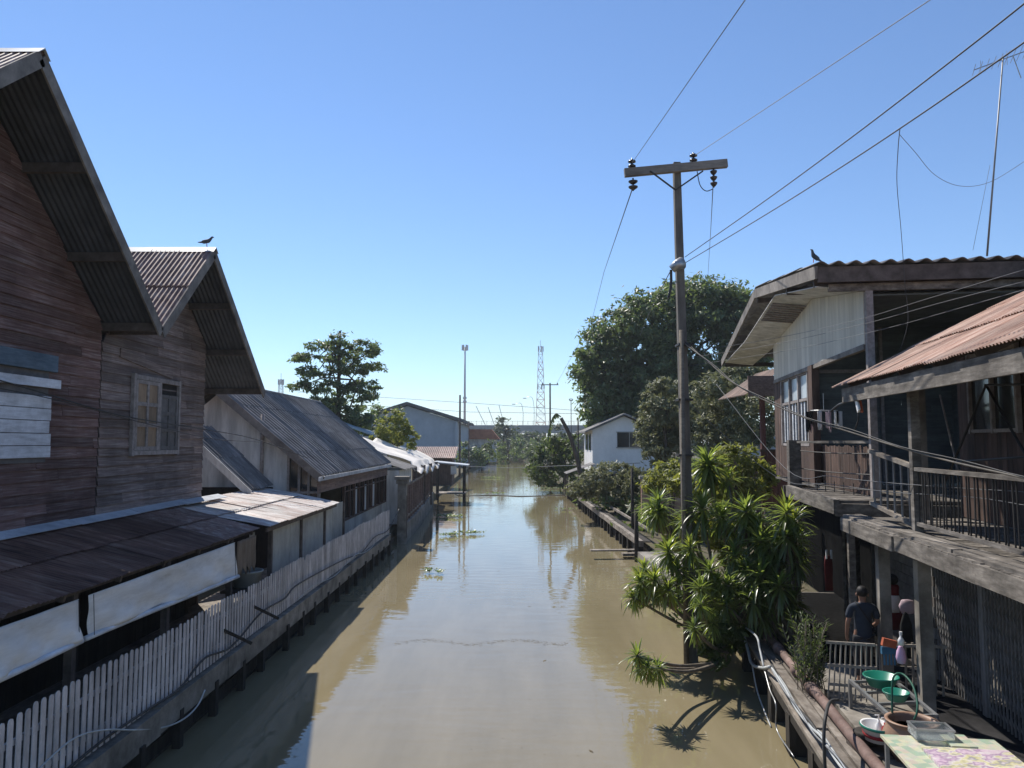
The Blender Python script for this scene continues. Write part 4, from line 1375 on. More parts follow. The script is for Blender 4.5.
# far right boardwalk with piles
t = thing('boardwalk', 'low plank boardwalk on piles running along the far right bank', 'boardwalk', (5.5, 55, 0))
EA, EB = V((5.72, 34.5, 0)), V((5.25, 75, 0))
dv = (EB - EA).normalized()
mb = MB()
y = 0
L_ = (EB - EA).length
while y < L_:
    mb.bar(EA + dv * y + V((0, 0, .8)), EA + dv * (y + 3.0) + V((0, 0, .8 + rnd.uniform(-.03, .03))), .22, .26)
    y += 3.02
mb.build('edge_beam', M['plank'], t)
mb = MB()
y = 0
while y < L_:
    mb.bar(EA + dv * y + V((.15, 0, .9)), EA + dv * y + V((.42, 0, .9)), .26, .05)
    y += .28
mb.build('planks', M['pile'], t)
mb = MB()
mb.bar(EA + V((.72, 0, 1.2)), EB + V((.72, 0, 1.2)), .1, .12)
mb.build('rail', M['plank'], t)
src = None
y = .2
while y < L_:
    p = EA + dv * y + V((0.02, 0, 0))
    if src is None:
        src = MB().box((0, 0, .05), (.2, .2, 1.3)).build('pile', M['pile'], None, loc=(0, 0, 0))
        src.location = p
        tag(src, 'dark pile under the far right boardwalk', 'pile', 'piles under the right boardwalk')
    else:
        dup(src, p + V((rnd.uniform(-.05, .05), 0, rnd.uniform(-.05, .03))))
    y += 1.5
t = thing('retaining_wall', 'dark board bank wall behind the far right piles', 'wall', (5.9, 55, 0))
mb = MB(); mb.bar(EA + V((.35, 0, .1)), EB + V((.35, 0, .1)), .08, 1.2); mb.build('boards', M['pile'], t)
# poles standing in the water by the right bank
for i, (px, pt, pb, r) in enumerate(((579, 418, 502, .07), (633, 468, 545, .09), (637, 510, 562, .11))):
    b = atZ(px, pb, 0)
    tp = atY(px - 1, pt, b.y)
    o = MB().tube([(b.x, b.y, -.6), tp], r, 8, r * .8).build('mooring_post', M['pile'], None, True, loc=b)
    tag(o, ['tall thin mooring post in front of the far end of the right boardwalk', 'mid height mooring post at the near end of the right boardwalk', 'short thick mooring post beside the jutting plank'][i], 'post')
b = atZ(634, 553, .25)
mb = MB(); mb.bar(b + V((-2.0, 0, .12)), b + V((1.2, .2, .12)), .35, .06); mb.bar(b + V((-.5, .3, -.1)), b + V((1.2, .4, -.1)), .5, .1)
mb.box(b + V((.6, .2, -.35)), (.2, .2, .7))
o = mb.build('landing_plank', M['plank'], None, loc=b)
tag(o, 'weathered landing plank jutting over the water beside the dracaenas', 'plank')
mb = MB()
mb.box((6.2, 27, .35), (1.6, 13, .5))
o = mb.build('bank_step', M['concrete'], None, loc=(6.2, 27, .3)); tag(o, kind='structure')

# floating pipe across the canal, wires
a, b = atZ(462, 496, .02), atZ(560, 495, .02)
cable('floating_pipe', 'thin dark pipe lying across the water from the dock to the mango bush', 'pipe', smooth_path([a + V((-1, .5, .3)), a, a.lerp(b, .3) + V((0, .6, 0)), a.lerp(b, .6) + V((0, -1.2, 0)), b + V((0, -.3, 0)), b + V((2, 0, .3))]), .05, M['cable'], n=6)

# ================================================================== RIGHT BANK, NEAR
# utility pole
PY = 19.0
pb, pt = atY(692, 655, PY), atY(676.5, 163, PY)
pb.z = -.8
t = thing('utility_pole', 'tall weathered utility pole with a wooden crossarm standing among the dracaenas', 'pole', (pb.x, PY, 0))
mb = MB()
ax = (pt - pb).normalized()
mb.prism([pb + V((-.17, -.15, 0)), pb + V((.17, -.15, 0)), pb + V((.17, .15, 0)), pb + V((-.17, .15, 0))], V((0, 0, 0)) + (pt - pb)) if False else None
w0, w1 = .135, .085
mb.hexa([pb + V((-w0, -w0, 0)), pb + V((w0, -w0, 0)), pb + V((w0, w0, 0)), pb + V((-w0, w0, 0)), pt + V((-w1, -w1, 0)), pt + V((w1, -w1, 0)), pt + V((w1, w1, 0)), pt + V((-w1, w1, 0))])
mb.build('pole', M['pole_wood'], t)
# slim companion post strapped to it
mb = MB()
q0, q1 = atY(686, 655, PY - .25), atY(681.5, 330, PY - .25)
q0.z = -.8
mb.tube([q0, q1], .06, 8)
mb.build('strapped_post', M['stem'], t, True)
for py in (345, 400, 455):
    p = atY(684, py, PY - .05); MB().box(p, (.36, .46, .05)).build('strap', M['iron'], t)
ca, cb = atY(624.5, 173, PY - .2), atY(727, 163.5, PY - .2)
mb = MB(); mb.bar(ca, cb, .14, .2); mb.build('crossarm', M['crossarm'], t)
mb = MB()
for px in (650, 703):
    mb.bar(atY(px, 171, PY - .29), atY(675.5, 190, PY - .22), .04, .03)
mb.build('brace', M['iron'], t)


def insul(p, up=True, n=3, r=.11, h=.14):
    mb = MB()
    s = 1 if up else -1
    mb.tube([p, p + Z * (s * (n * h + .05))], .02, 6)
    for k in range(n):
        z = .05 + k * h
        prof = [(.03, z), (r, z + .03), (r * .95, z + .06), (.04, z + h * .8)]
        if not up:
            prof = [(a, -b) for a, b in reversed(prof)]
        mb.lathe(p, prof, 12)
    mb.build('insulator', M['ceramic'], t, True)


insul(atY(632, 170, PY - .2), True, 2, .1, .12)
insul(atY(633, 178, PY - .2), False, 2, .12, .14)
insul(atY(693.5, 164, PY - .2), True, 2, .1, .12)
insul(atY(713.5, 168, PY - .2), False, 3, .09, .15)
mb = MB(); c = atY(676, 266, PY - .25)
mb.tube([c + V((-.12, -.05, -.1)), c + V((.0, -.1, .0)), c + V((.14, -.05, .06))], .1, 10, .16)
mb.build('lamp_hood', M['steel'], t, True)
mb = MB()
mb.tube(smooth_path([atY(671, 270, PY - .3), atY(671, 285, PY - .3), atY(668.5, 298, PY - .3)]), .035, 6)
mb.tube(smooth_path([atY(697, 171, PY - .3), atY(700, 185, PY - .3), atY(706, 191, PY - .3), atY(713, 189, PY - .25)]), .012, 5)
mb.build('jumper_wire', M['cable'], t)

GW = 'power lines over the canal'
def pl(label, pts, sag=0, r=.01, m='wire', grp=None):
    P = [atY(*p) for p in pts]
    if sag:
        P = sag_line(P[0], P[-1], sag)
    cable('power_line', label, 'power line', P, r, M[m], grp)


pl('thin power line rising from the left crossarm end to the top edge', [(632, 163, PY - .2), (745, 0, 8.5), (790, -65, 6.5)], 0, .007)
pl('thin power line rising from the crossarm, right of the pole top', [(694, 156, PY - .2), (930, 0, 9), (1010, -53, 7)], 0, .007)
def inv_pts(pix, Y0, Y1):
    x0, x1 = pix[0][0], pix[-1][0]
    return [(x, y, 1 / (1 / Y0 + (1 / Y1 - 1 / Y0) * (x - x0) / (x1 - x0))) for x, y in pix]


for lab, pix in (('upper of two thick power lines running from the pole to the top right corner', ((685, 257), (762, 203), (840, 146), (915, 89), (991, 30), (1060, -25))),
                 ('lower of two thick power lines running from the pole to the top right corner', ((685, 263), (762, 217), (840, 168), (920, 115), (1002, 58), (1070, 10)))):
    cable('power_line', lab, 'power line', smooth_path([atY(*p) for p in inv_pts(pix, PY, 6.6)]), .0095, M['cable'])
pl('line falling from the left crossarm end to the distant wooden pole', [(632, 190, PY - .2), (604, 272, 45), (592, 320, 70), (556, 385, 110)], 0, .014)
pl('line falling straight down from the right crossarm end behind the tree', [(713, 186, PY - .2), (711, 225, 30), (708, 275, 60)], 0, .012)
pl('short slanting line from the pole lamp down to the tree crown', [(670, 272, PY), (655, 300, 40), (640, 335, 70)], 0, .012)
pts = [(684, 343, PY - .2), (706, 360, 17.5), (735, 384, 16), (790, 412, 14), (850, 432, 12.3), (930, 456, 10.3), (1024, 478, 8.6), (1080, 490, 7.8)]
P = smooth_path([atY(*p) for p in pts])
cable('service_cable', 'thick twisted pale service cable from the pole across the right verandahs', 'cable', P, .013, M['pole_wood'])
cable('service_cable', 'thin dark line twisted along the pale service cable', 'cable', [p + V((.02 * math.sin(i * .8), 0, .03 + .015 * math.cos(i * .8))) for i, p in enumerate(P)], .009, M['cable'])
for i, (pts, lab) in enumerate((
        ([(686, 352, PY), (760, 341, 17), (850, 322, 14.5), (930, 298, 13), (1030, 268, 11)], 'highest of three pale wires crossing the cream gable panel'),
        ([(688, 358, PY), (770, 345, 17), (860, 325, 14.4), (940, 303, 12.8), (1030, 280, 11)], 'middle of three pale wires crossing the cream gable panel'),
        ([(688, 366, PY), (790, 350, 16.5), (880, 330, 14), (960, 308, 12.5), (1030, 288, 11)], 'lowest of three pale wires crossing the cream gable panel'))):
    cable('wire', lab, 'wire', smooth_path([atY(*p) for p in pts]), .0045, M['wire'], 'wires crossing the gable panel')
cable('wire', 'thin wire dangling from the thick power line down past the corrugated eave', 'wire', smooth_path([atY(*p) for p in ((900, 128, 9.9), (898, 150, 11), (897, 185, 13), (901, 230, 15), (905, 285, 15.3), (908, 320, 15.2), (900, 352, 15.2))]), .006, M['cable'])
cable('wire', 'faint curved wire from the dangling wire to the right edge by the antenna mast', 'wire', smooth_path([atY(*p) for p in ((900, 135, 10.2), (915, 152, 11), (935, 175, 12), (960, 186, 12.5), (990, 182, 12.3), (1030, 158, 12))]), .004, M['wire'])
cable('wire', 'thin guy wire from the antenna mast to the roof', 'wire', [atY(990, 165, 16.2), atY(973, 250, 16.4)], .004, M['wire'])
cable('wire', 'upper thin wire strung across the verandah railings', 'wire', smooth_path([atY(*p) for p in ((716, 384, 22), (785, 468, 17.5), (830, 476, 15.5), (880, 482, 13.5), (960, 488, 11.5), (1030, 492, 10))]), .006, M['wire'])
cable('wire', 'lower thin wire strung across the verandah railings', 'wire', smooth_path([atY(*p) for p in ((690, 405, PY), (775, 476, 17.5), (830, 484, 15.5), (890, 492, 13.3), (970, 497, 11.3), (1030, 506, 10))]), .006, M['wire'])
pl('faint upper power line along the horizon left of the lattice tower', [(300, 392, 200), (470, 403, 200), (600, 412, 200)], 0, .05)
pl('faint lower power line along the horizon left of the lattice tower', [(360, 405, 200), (470, 412, 200), (600, 414, 200)], 0, .05)
pl('thin wire from the left bank pole over the water to the mango bush', [(462, 466, 110), (510, 468, 90), (556, 466, 75), (640, 463, 55)], 0, .025)

# ------------------------------------------------------------------ walkway on the right bank
mb = MB()
mb.prism([R(3.55, 4, .78), R(7.5, 4, .78), R(7.5, 24, .78), R(3.55, 24, .78)], (0, 0, .12))
tag(mb.build('walkway', M['concrete'], None), kind='structure')
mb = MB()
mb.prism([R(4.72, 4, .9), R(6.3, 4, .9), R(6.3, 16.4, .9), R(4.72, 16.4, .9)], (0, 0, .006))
tag(mb.build('path', M['shade_floor'], None), kind='structure')  # dark strip over the concrete, painted as shade of the near verandah
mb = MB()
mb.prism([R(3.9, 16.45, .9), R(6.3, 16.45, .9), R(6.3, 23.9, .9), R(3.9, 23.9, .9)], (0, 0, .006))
tag(mb.build('path', M['shade_black'], None), kind='structure')  # black strip over the concrete, painted as shade below the far verandah
t = thing('boardwalk_edge', 'weathered outer plank strip on dark piles along the right walkway, under the brown pipe', 'boardwalk', R(3.0, 13, .8))
mb = MB()
for k in range(3):
    tt = 5
    while tt < 19.4:
        l = rnd.uniform(1.8, 3.2)
        e = min(tt + l - .03, 19.6)
        s_ = 2.84 + k * .2
        mb.bar(R(s_, tt, .86 + rnd.uniform(-.02, .015)), R(s_, e, .86 + rnd.uniform(-.02, .015)), .18 + rnd.uniform(-.02, .005), .07)
        tt += l
mb.build('planks', M['plank'], t)
mb = MB(); mb.bar(R(2.86, 5, .7), R(2.86, 19.6, .7), .12, .22); mb.build('edge_beam', M['pile'], t)
for i in range(9):
    mb = MB(); p = R(2.92, 6 + i * 1.62, 0); mb.box(p + Z * -.02, (.28, .3, 1.4), RN, RD, Z); mb.build('pile', M['pile'], t)
mb = MB(); mb.bar(R(3.42, 4, .1), R(3.42, 19.6, .1), .06, 1.3); mb.build('back_boards', M['dark_board'], t)
pts = [atZ(px, py, 1.0) for px, py in ((752, 615), (760, 626), (790, 662), (820, 697), (850, 734), (882, 772), (930, 830))]
cable('pipe', 'long rusty brown pipe with couplings along the right walkway edge', 'pipe', pts, .085, M['pipe'], n=10)
for i, (px, py) in enumerate(((778, 648), (797, 671), (812, 688))):
    p = atZ(px, py, 1.0)
    mb = MB(); mb.tube([p - RD * .12, p + RD * .12], .11, 10)
    tag(mb.build('pipe_clamp', M['pipe'], None, True, loc=p), ['pipe coupling on the brown pipe nearest the dracaenas', 'middle pipe coupling on the brown pipe', 'pipe coupling on the brown pipe nearest the bamboo gate'][i], 'coupling', 'couplings on the brown pipe')
hs = [([(741, 624), (748, 650), (752, 664), (762, 668), (770, 667)], .045, 'hose_pale', 'pale loop of hose hanging off the outer plank strip'),
      ([(742, 625), (756, 636), (760, 650), (764, 668)], .03, 'hose_pale', 'second pale hose lying along the start of the plank strip'),
      ([(752, 664), (757, 690), (764, 710), (771, 727)], .02, 'hose_pale', 'pale cord hanging from the hose loop to the water'),
      ([(764, 668), (770, 690), (776, 705), (777, 730), (794, 757)], .018, 'steel', 'grey rope trailing from the plank strip toward the water')]
for pts, r, m_, lab in hs:
    cable('hose', lab, 'hose', smooth_path([atS(px, py, 2.72) for px, py in pts]), r * .75, M[m_], 'hoses on the right walkway edge')
for k, (ds, m_, lab, r) in enumerate(((0, 'hose_pale', 'pale conduit in the bundle along the outer plank edge', .022), (.07, 'cable', 'black cable in the bundle along the outer plank edge', .025), (-.05, 'steel', 'grey cable in the bundle along the outer plank edge', .016), (.15, 'hose_pale', 'pale conduit crossing the planks beside the black cable', .016))):
    pts = [atS(px, py, 2.74 + ds * .3) + V((0, 0, ds * .3)) for px, py in ((772, 668), (785, 690), (797, 708), (812, 728), (822, 740), (838, 760), (860, 788))]
    pts = [p + V((0, 0, .04 * math.sin(i * 2.1 + k * 1.9))) for i, p in enumerate(pts)]
    cable('cable', lab, 'cable', smooth_path(pts), r, M[m_], 'cable bundle on the right walkway edge')
cable('cable', 'black hose arching from the brown pipe down past the plank edge', 'cable', smooth_path([atS(px, py, s_) for px, py, s_ in ((838, 700, 3.2), (830, 702, 3.0), (826, 715, 2.8), (824, 735, 2.72), (825, 765, 2.7), (826, 790, 2.7))]), .025, M['cable'])

# square stump and small dock under the pole
t = thing('stump_post', 'thick dark square stump in the water at the foot of the utility pole', 'post', atZ(702, 650, 0))
p = atZ(703, 655, 0)
mb = MB(); mb.box(p + V((0, .3, .1)), (.5, .5, 1.6)); mb.build('stump', M['pile'], t)
mb = MB(); mb.bar(R(2.3, 19.6, 1.0), R(3.6, 19.7, 1.02), .3, .1)
o = mb.build('plank_ledge', M['plank'], None, loc=R(3.5, 19.7, 1)); tag(o, 'short plank ledge under the dracaenas at the end of the walkway', 'plank')

# ------------------------------------------------------------------ dracaenas
def dracaena(label, base, heads, yellow=False, n=44):
    """heads: (px,py,Y,L)"""
    t = thing('dracaena', label, 'plant', base)
    t['group'] = 'dracaenas on the right bank'
    st, cr, cy = MB(), MB(), MB()
    for (px, py, Y, L) in heads:
        c = atY(px, py, Y)
        b = V(base)
        m_ = b.lerp(c, .5) + V((rnd.uniform(-.15, .15), rnd.uniform(-.15, .15), -.1))
        st.tube(smooth_path([b, m_, c]), .045, 7, .03)
        axis = (c - m_).normalized() * .5 + Z * .8 + V((rnd.uniform(-.3, .3), rnd.uniform(-.3, .3), 0))
        rosette(cr, c, axis, n, L, L * .05, -72, 74, .85)
        rosette(cy, c + axis.normalized() * .04, axis, 16 if yellow else 8, L * .7, L * .042, 35, 86, .5)
        # dry skirt
        if rnd.random() < .8:
            rosette(dead, c - axis.normalized() * .22 * L, axis, 9, L * .8, L * .035, -80, -50, .6)
    st.build('stem', M['stem'], t, True)
    cr.build('leaf_crown', LF['drac'], t, True)
    cy.build('young_leaves', LF['drac_y'] if yellow else LF['hyacinth'], t, True)
    return t


dead = MB()
def D(label, base, heads, yellow=False, n=44):
    extra = []
    for (px, py, Y, L) in heads:
        if L >= .55:
            extra.append((px + rnd.uniform(-13, 13), py + rnd.uniform(6, 22), Y + rnd.uniform(-.3, .5), L * rnd.uniform(.7, .9)))
    return dracaena(label, base, heads + extra[:1], yellow, int(n * 1.5))


D('tallest dracaena with one big dark head right of the utility pole', (5.6, 20.2, .6), [(707, 462, 19.6, .8)], n=70)
D('dracaena with a dense drooping head left of the utility pole', (5.6, 21.5, .6), [(658, 502, 20.8, .72), (651, 510, 21.3, .6)], False, 54)
D('big dark headed dracaena between the utility pole and the verandah corner', (6.0, 18.6, .7), [(746, 510, 18.0, .85), (752, 520, 18.4, .7)], False, 56)
D('dracaena with pale dry skirt directly in front of the pole', (5.4, 19.2, .7), [(702, 508, 18.6, .75), (722, 515, 18.6, .7)], False, 52)
D('bright yellow topped dracaena below the verandah corner', (6.2, 17.4, .8), [(786, 512, 17.0, .72)], True, 40)
D('yellow centred dracaena leaning over the water left of the pole foot', (5.3, 20.0, .5), [(668, 552, 18.6, .7)], True, 46)
D('low dracaena with several heads nearest the open water', (5.0, 19.6, .4), [(640, 582, 18.4, .62), (655, 580, 18.2, .66), (668, 590, 18.0, .62), (645, 570, 18.8, .6)], True, 38)
D('dracaena hanging out over the canal on a long leaning stem', (4.6, 17.2, .5), [(637, 656, 14.9, .42), (658, 668, 15.1, .42), (648, 668, 14.7, .36), (640, 668, 15.2, .32)], False, 34)
D('dracaena with small yellow tuft against the pole', (5.5, 20.5, .6), [(683, 522, 19.3, .5), (690, 530, 19.6, .5)], True, 30)
D('leafy dracaena in the middle of the clump above the plank ledge', (5.7, 18.4, .8), [(710, 570, 17.4, .6), (728, 585, 17.2, .62), (700, 588, 17.2, .58), (735, 555, 17.6, .62)], False, 38)
D('dark dracaena beneath the yellow topped one', (6.2, 17.8, .8), [(775, 545, 17.3, .8), (795, 540, 17.5, .62), (760, 575, 17.0, .75)], False, 52)
D('shaded dracaena low at the start of the brown pipe', (5.9, 17.6, .8), [(752, 600, 16.9, .65), (770, 595, 17.2, .65), (725, 605, 17.0, .55)], False, 44)
D('short dracaena sprouting at the square stump', (4.9, 17.6, .6), [(700, 605, 16.6, .42), (694, 628, 16.4, .4), (712, 622, 16.8, .42)], False, 32)
D('thin dracaena between pole and big dark head', (5.8, 19.0, .7), [(728, 478, 19.6, .5), (735, 545, 18.6, .6), (690, 548, 18.2, .55)], True, 36)
D('dense dark dracaena at the right edge of the clump beside the verandah post', (6.4, 17.2, .8), [(786, 535, 16.9, .7), (797, 560, 17.0, .6), (780, 585, 16.6, .65), (793, 600, 16.8, .6)], False, 44)
D('bushy dracaena low between the big dark head and the verandah post', (6.2, 17.6, .8), [(760, 540, 17.4, .7), (772, 565, 17.2, .65), (748, 570, 17.2, .6)], False, 44)
o = dead.build('dead_leaves', LF['dead'], None, loc=(5.8, 18.5, .8))
tag(o, 'dry brown leaves hanging below the dracaena heads', 'dead leaves', kind='stuff')
mb = MB()
cloud(mb, [(atY(740, 620, 18.6), (.9, .7, .8)), (atY(712, 612, 18.8), (.8, .7, .7)), (atY(770, 612, 18.4), (.7, .7, .8)), (atY(735, 575, 19.4), (1.1, .6, .5)), (atY(660, 600, 19.2), (.7, .5, .35))], 3000, .12, .3, None, .7, .2)
o = mb.build('leafy_shrub', LF['big'], None, loc=(5.8, 18.5, .6))
tag(o, 'dark tangled shrub filling the shade under the dracaenas', 'shrub')
mb = MB()
cloud(mb, [(atY(722, 650, 17.0), (.55, .5, .55)), (atY(733, 640, 17.4), (.5, .5, .5))], 700, .1, .22, None, .7, .2)
o = mb.build('leafy_shrub', LF['mid'], None, loc=(4.8, 17, .1))
tag(o, 'broad leaved weed growing by the piles right of the square stump', 'shrub')
mb = MB()
cloud(mb, [(atY(720, 530, 20.0), (1.1, .5, .8)), (atY(755, 545, 19.6), (.8, .5, .7)), (atY(690, 540, 20.2), (.8, .5, .6)), (atY(700, 490, 20.6), (.7, .5, .5))], 1500, .13, .3, None, .7, .2)
o = mb.build('leafy_shrub', LF['yellow'], None, loc=(5.8, 20, .6))
tag(o, 'yellow green shrub showing between the dracaena heads behind the utility pole', 'shrub')
# willow leaved shrub by the gate
t = thing('oleander_bush', 'upright narrow leaved bush in front of the bamboo gate by the brown pipe', 'bush', atZ(812, 690, .9))
c = atZ(812, 690, .9)
stm, lv = MB(), MB()
for k in range(34):
    a, e = rnd.uniform(0, 2 * PI), rnd.uniform(.05, .5)
    d = V((math.cos(a) * e, math.sin(a) * e, 1)).normalized()
    h = rnd.uniform(.6, 1.35)
    p0 = c + V((rnd.gauss(0, .12), rnd.gauss(0, .12), 0))
    stm.tube([p0, p0 + d * h], .008, 4)
    for q in range(26):
        p = p0 + d * (h * (.15 + .85 * q / 25))
        a2 = rnd.uniform(0, 2 * PI)
        dd = (d * .6 + V((math.cos(a2), math.sin(a2), rnd.uniform(-.3, .5))) * .7).normalized()
        s_ = dd.cross(Z).normalized() * .014
        l = rnd.uniform(.1, .18)
        lv.add([p, p + dd * l * .5 + s_, p + dd * l - Z * .02, p + dd * l * .5 - s_], [(0, 1, 2, 3)])
stm.build('stems', M['stem'], t)
lv.build('leaves', LF['mid'], t)

# ------------------------------------------------------------------ far verandah house (cream gable)
t = thing('verandah_house', 'raised timber house with cream gable panel, wavy cement roof and open verandah', 'house', R(7, 22, .9))
HF = t
RT0, RTR, RT1 = 17.36, 25.0, 33.3
ZE, ZR, ZB = 9.2, 10.2, 8.84
SR_ = 4.3
mb = MB()
corr(mb, R(SR_, RT0, ZE), RN * 9.5, RD * (RTR - RT0) + Z * (ZR - ZE), .36, .042, 1.06, 2.0, .003, 10)
corr(mb, R(SR_, RTR, ZR), RN * 9.5, RD * (RT1 - RTR) + Z * (ZB - ZR), .36, .042, 1.06, 2.0, .003, 10)
rf = mb.build('roof', M['roof_grey'], t, True, solid=.012)


def zroof(tt):
    return ZE + (tt - RT0) * (ZR - ZE) / (RTR - RT0) if tt < RTR else ZR + (tt - RTR) * (ZB - ZR) / (RT1 - RTR)


for (a, b) in ((RT0, RTR), (RTR, RT1)):
    mb = MB(); mb.bar(R(SR_ - .01, a + .02, zroof(a + .02) - .2), R(SR_ - .01, b, zroof(b) - .2), .05, .28); mb.build('rake_board', M['fascia'], rf)
mb = MB(); mb.bar(R(SR_ + .03, RT0 + .08, ZE - .24), R(13.5, RT0 + .08, ZE - .24), .05, .34); mb.build('eave_board', M['purlin'], rf)
mb = MB(); mb.bar(R(SR_ + .3, RT0 + .3, ZE - .5), R(13.5, RT0 + .3, ZE - .5), .1, .16); mb.build('eave_board', M['plank_grey'], rf)
mb = MB()
for tt in (17.9, 20.7, 25, 29, 32.8):
    mb.bar(R(SR_ + .05, tt, zroof(tt) - .42), R(13.4, tt, zroof(tt) - .42), .1, .16)
mb.build('rafters', M['purlin'], t)
# soffit between rake and wall
mb = MB()
for (a, b, up_) in ((17.7, 22.3, 1), (22.3, 27.8, -1), (27.8, 33.0, -1)):
    za = {17.7: 8.62, 22.3: 9.3, 27.8: 8.68}[a]
    zb = {22.3: 9.3, 27.8: 8.68, 33.0: 8.45}[b]
    k = 0
    n_ = 5
    for q in range(n_):
        f0, f1 = q / n_, (q + 1) / n_ - .004
        mb.prism([R(SR_ + .06, a + (b - a) * f0, za + (zb - za) * f0 + .12), R(5.45, a + (b - a) * f0, za + (zb - za) * f0), R(5.45, a + (b - a) * f1, za + (zb - za) * f1), R(SR_ + .06, a + (b - a) * f1, za + (zb - za) * f1 + .12)], (0, 0, .02))
mb.build('soffit', M['white_wall'], t)
mb = MB()
for q in range(9):
    tt = 23.0 + q * .22
    z_ = 9.3 - (tt - 22.3) * .1127
    mb.bar(R(SR_ + .12, tt, z_ + .09), R(5.4, tt, z_ - .02), .1, .03)
mb.build('soffit_vent', M['frame_wood'], t)
# cream panel
mb = MB()
npan = 2
for k in range(npan):
    a, b = 17.78 + (27.9 - 17.78) * k / npan, 17.78 + (27.9 - 17.78) * (k + 1) / npan - .006
    def ztop(x):
        return 8.62 + (x - 17.7) * .148 if x < 22.3 else 9.3 - (x - 22.3) * .1127
    pts = [R(5.36, a, 7.45), R(5.36, b, 7.45)]
    if a < 22.3 < b:
        pts += [R(5.36, b, ztop(b)), R(5.36, 22.3, 9.3), R(5.36, a, ztop(a))]
    else:
        pts += [R(5.36, b, ztop(b)), R(5.36, a, ztop(a))]
    mb.prism(pts, RN * .06)
mb.build('gable_panel', M['cream_panel'], t)
mb = MB(); mb.bar(R(5.4, 17.8, 7.4), R(5.4, 27.9, 7.4), .12, .12); mb.build('panel_beam', M['fascia'], t)
# canal wall with window
mb = MB()
vboards(mb, R(5.42, 0, 0), RD, -RN, 26.9, 28.2, 4.15, 7.38, .16)
vboards(mb, R(5.42, 0, 0), RD, -RN, 22.7, 26.9, 4.15, 5.2, .16)
vboards(mb, R(5.42, 0, 0), RD, -RN, 22.4, 23.2, 4.15, 7.38, .2)
mb.build('wall', M['brown_board'], t)
mb = MB(); mb.bar(R(5.5, 23.2, 6.3), R(5.5, 26.9, 6.3), .03, 2.15); g = mb.build('window', M['glass_dark'], t)
mb = MB()
for tt in (23.2, 24.42, 25.65, 26.88):
    mb.box(R(5.42, tt, 6.3), (.1, .1, 2.2), RN, RD, Z)
for z in (5.22, 6.55, 7.34):
    for k in range(3):
        mb.box(R(5.43, 23.81 + k * 1.228, z), (.07, 1.12, .08), RN, RD, Z)
mb.build('frame', M['frame_wood'], g)
for k in range(3):
    MB().box(R(5.46, 23.81 + k * 1.228, 6.95), (.015, 1.05, .68), RN, RD, Z).build('pane', M['curtain'], g)
mb = MB()
for k in range(9):
    mb.box(R(5.45, 23.45 + k * .4, 5.9), (.04, .12, 1.2), RN, RD, Z)
mb.build('shutter_slats', M['white_boards'], g)
mb = MB(); mb.box(R(5.4, 22.55, 5.8), (.2, .45, 3.3), RN, RD, Z); mb.build('corner_post', M['brown_board'], t)
# verandah back wall (faces the camera)
mb = MB()
clap(mb, R(0, 22.9, 0), RN, -RD, 4.15, 8.7, lambda z: (5.6, 13), .2, 2, 4, .004)
mb.build('back_wall', M['teal_board'], t)
mb = MB(); mb.box(R(9.2, 20, 6.5), (.1, 5.8, 4.6), RN, RD, Z); mb.build('side_wall', M['teal_board'], t)
mb = MB()
for s_, z in ((7.3, 6.4), ):
    mb.box(R(s_, 22.82, z), (.08, .08, 4.4), RN, RD, Z)
mb.box(R(9, 22.82, 7.3), (7, .08, .1), RN, RD, Z)
mb.build('wall_trim', M['frame_wood'], t)
mb = MB()
mb.box(R(9, 20.3, 8.55), (7.2, 5, .03), RN, RD, Z); mb.build('ceiling', M['teal_board'], t)
# deck, posts
mb = MB()
tt = 16.95
while tt < 28.2:
    wd = 7.2 if tt < 21.3 else 6.2
    mb.box(R(11.6 - wd / 2, tt + .09, 4.06 + rnd.uniform(-.008, .008)), (wd, .17, .06), RN, RD, Z)
    tt += .18
mb.build('deck', M['plank_grey'], t)
mb = MB(); mb.bar(R(4.42, 16.85, 3.96), R(4.36, 21.2, 4.02), .12, .3); mb.build('deck_beam', M['plank_grey'], t)
mb = MB(); mb.bar(R(4.4, 16.86, 3.9), R(8, 16.9, 3.86), .1, .26); mb.build('deck_beam', M['plank_grey'], t)
for tt in (18.6, 20.6, 23, 26):
    MB().bar(R(4.5 if tt < 21 else 5.5, tt, 3.85), R(9.5, tt, 3.85), .12, .22).build('joist', M['purlin'], t)
for (s_, tt, z0, z1, w_, m_) in ((5.45, 17.7, 4.1, 8.75, .15, 'frame_wood'), (4.55, 21.3, 3.85, 5.35, .3, 'plank_grey'), (4.75, 17.1, .9, 3.85, .13, 'plank_grey'), (5.3, 26, .5, 3.9, .2, 'pile'), (7.2, 17.2, .9, 3.9, .22, 'concrete'), (5.9, 19.2, .9, 3.9, .2, 'purlin')):
    mb = MB(); mb.box(R(s_, tt, (z0 + z1) / 2), (w_, w_, z1 - z0), RN, RD, Z); mb.build('post', M[m_], t)
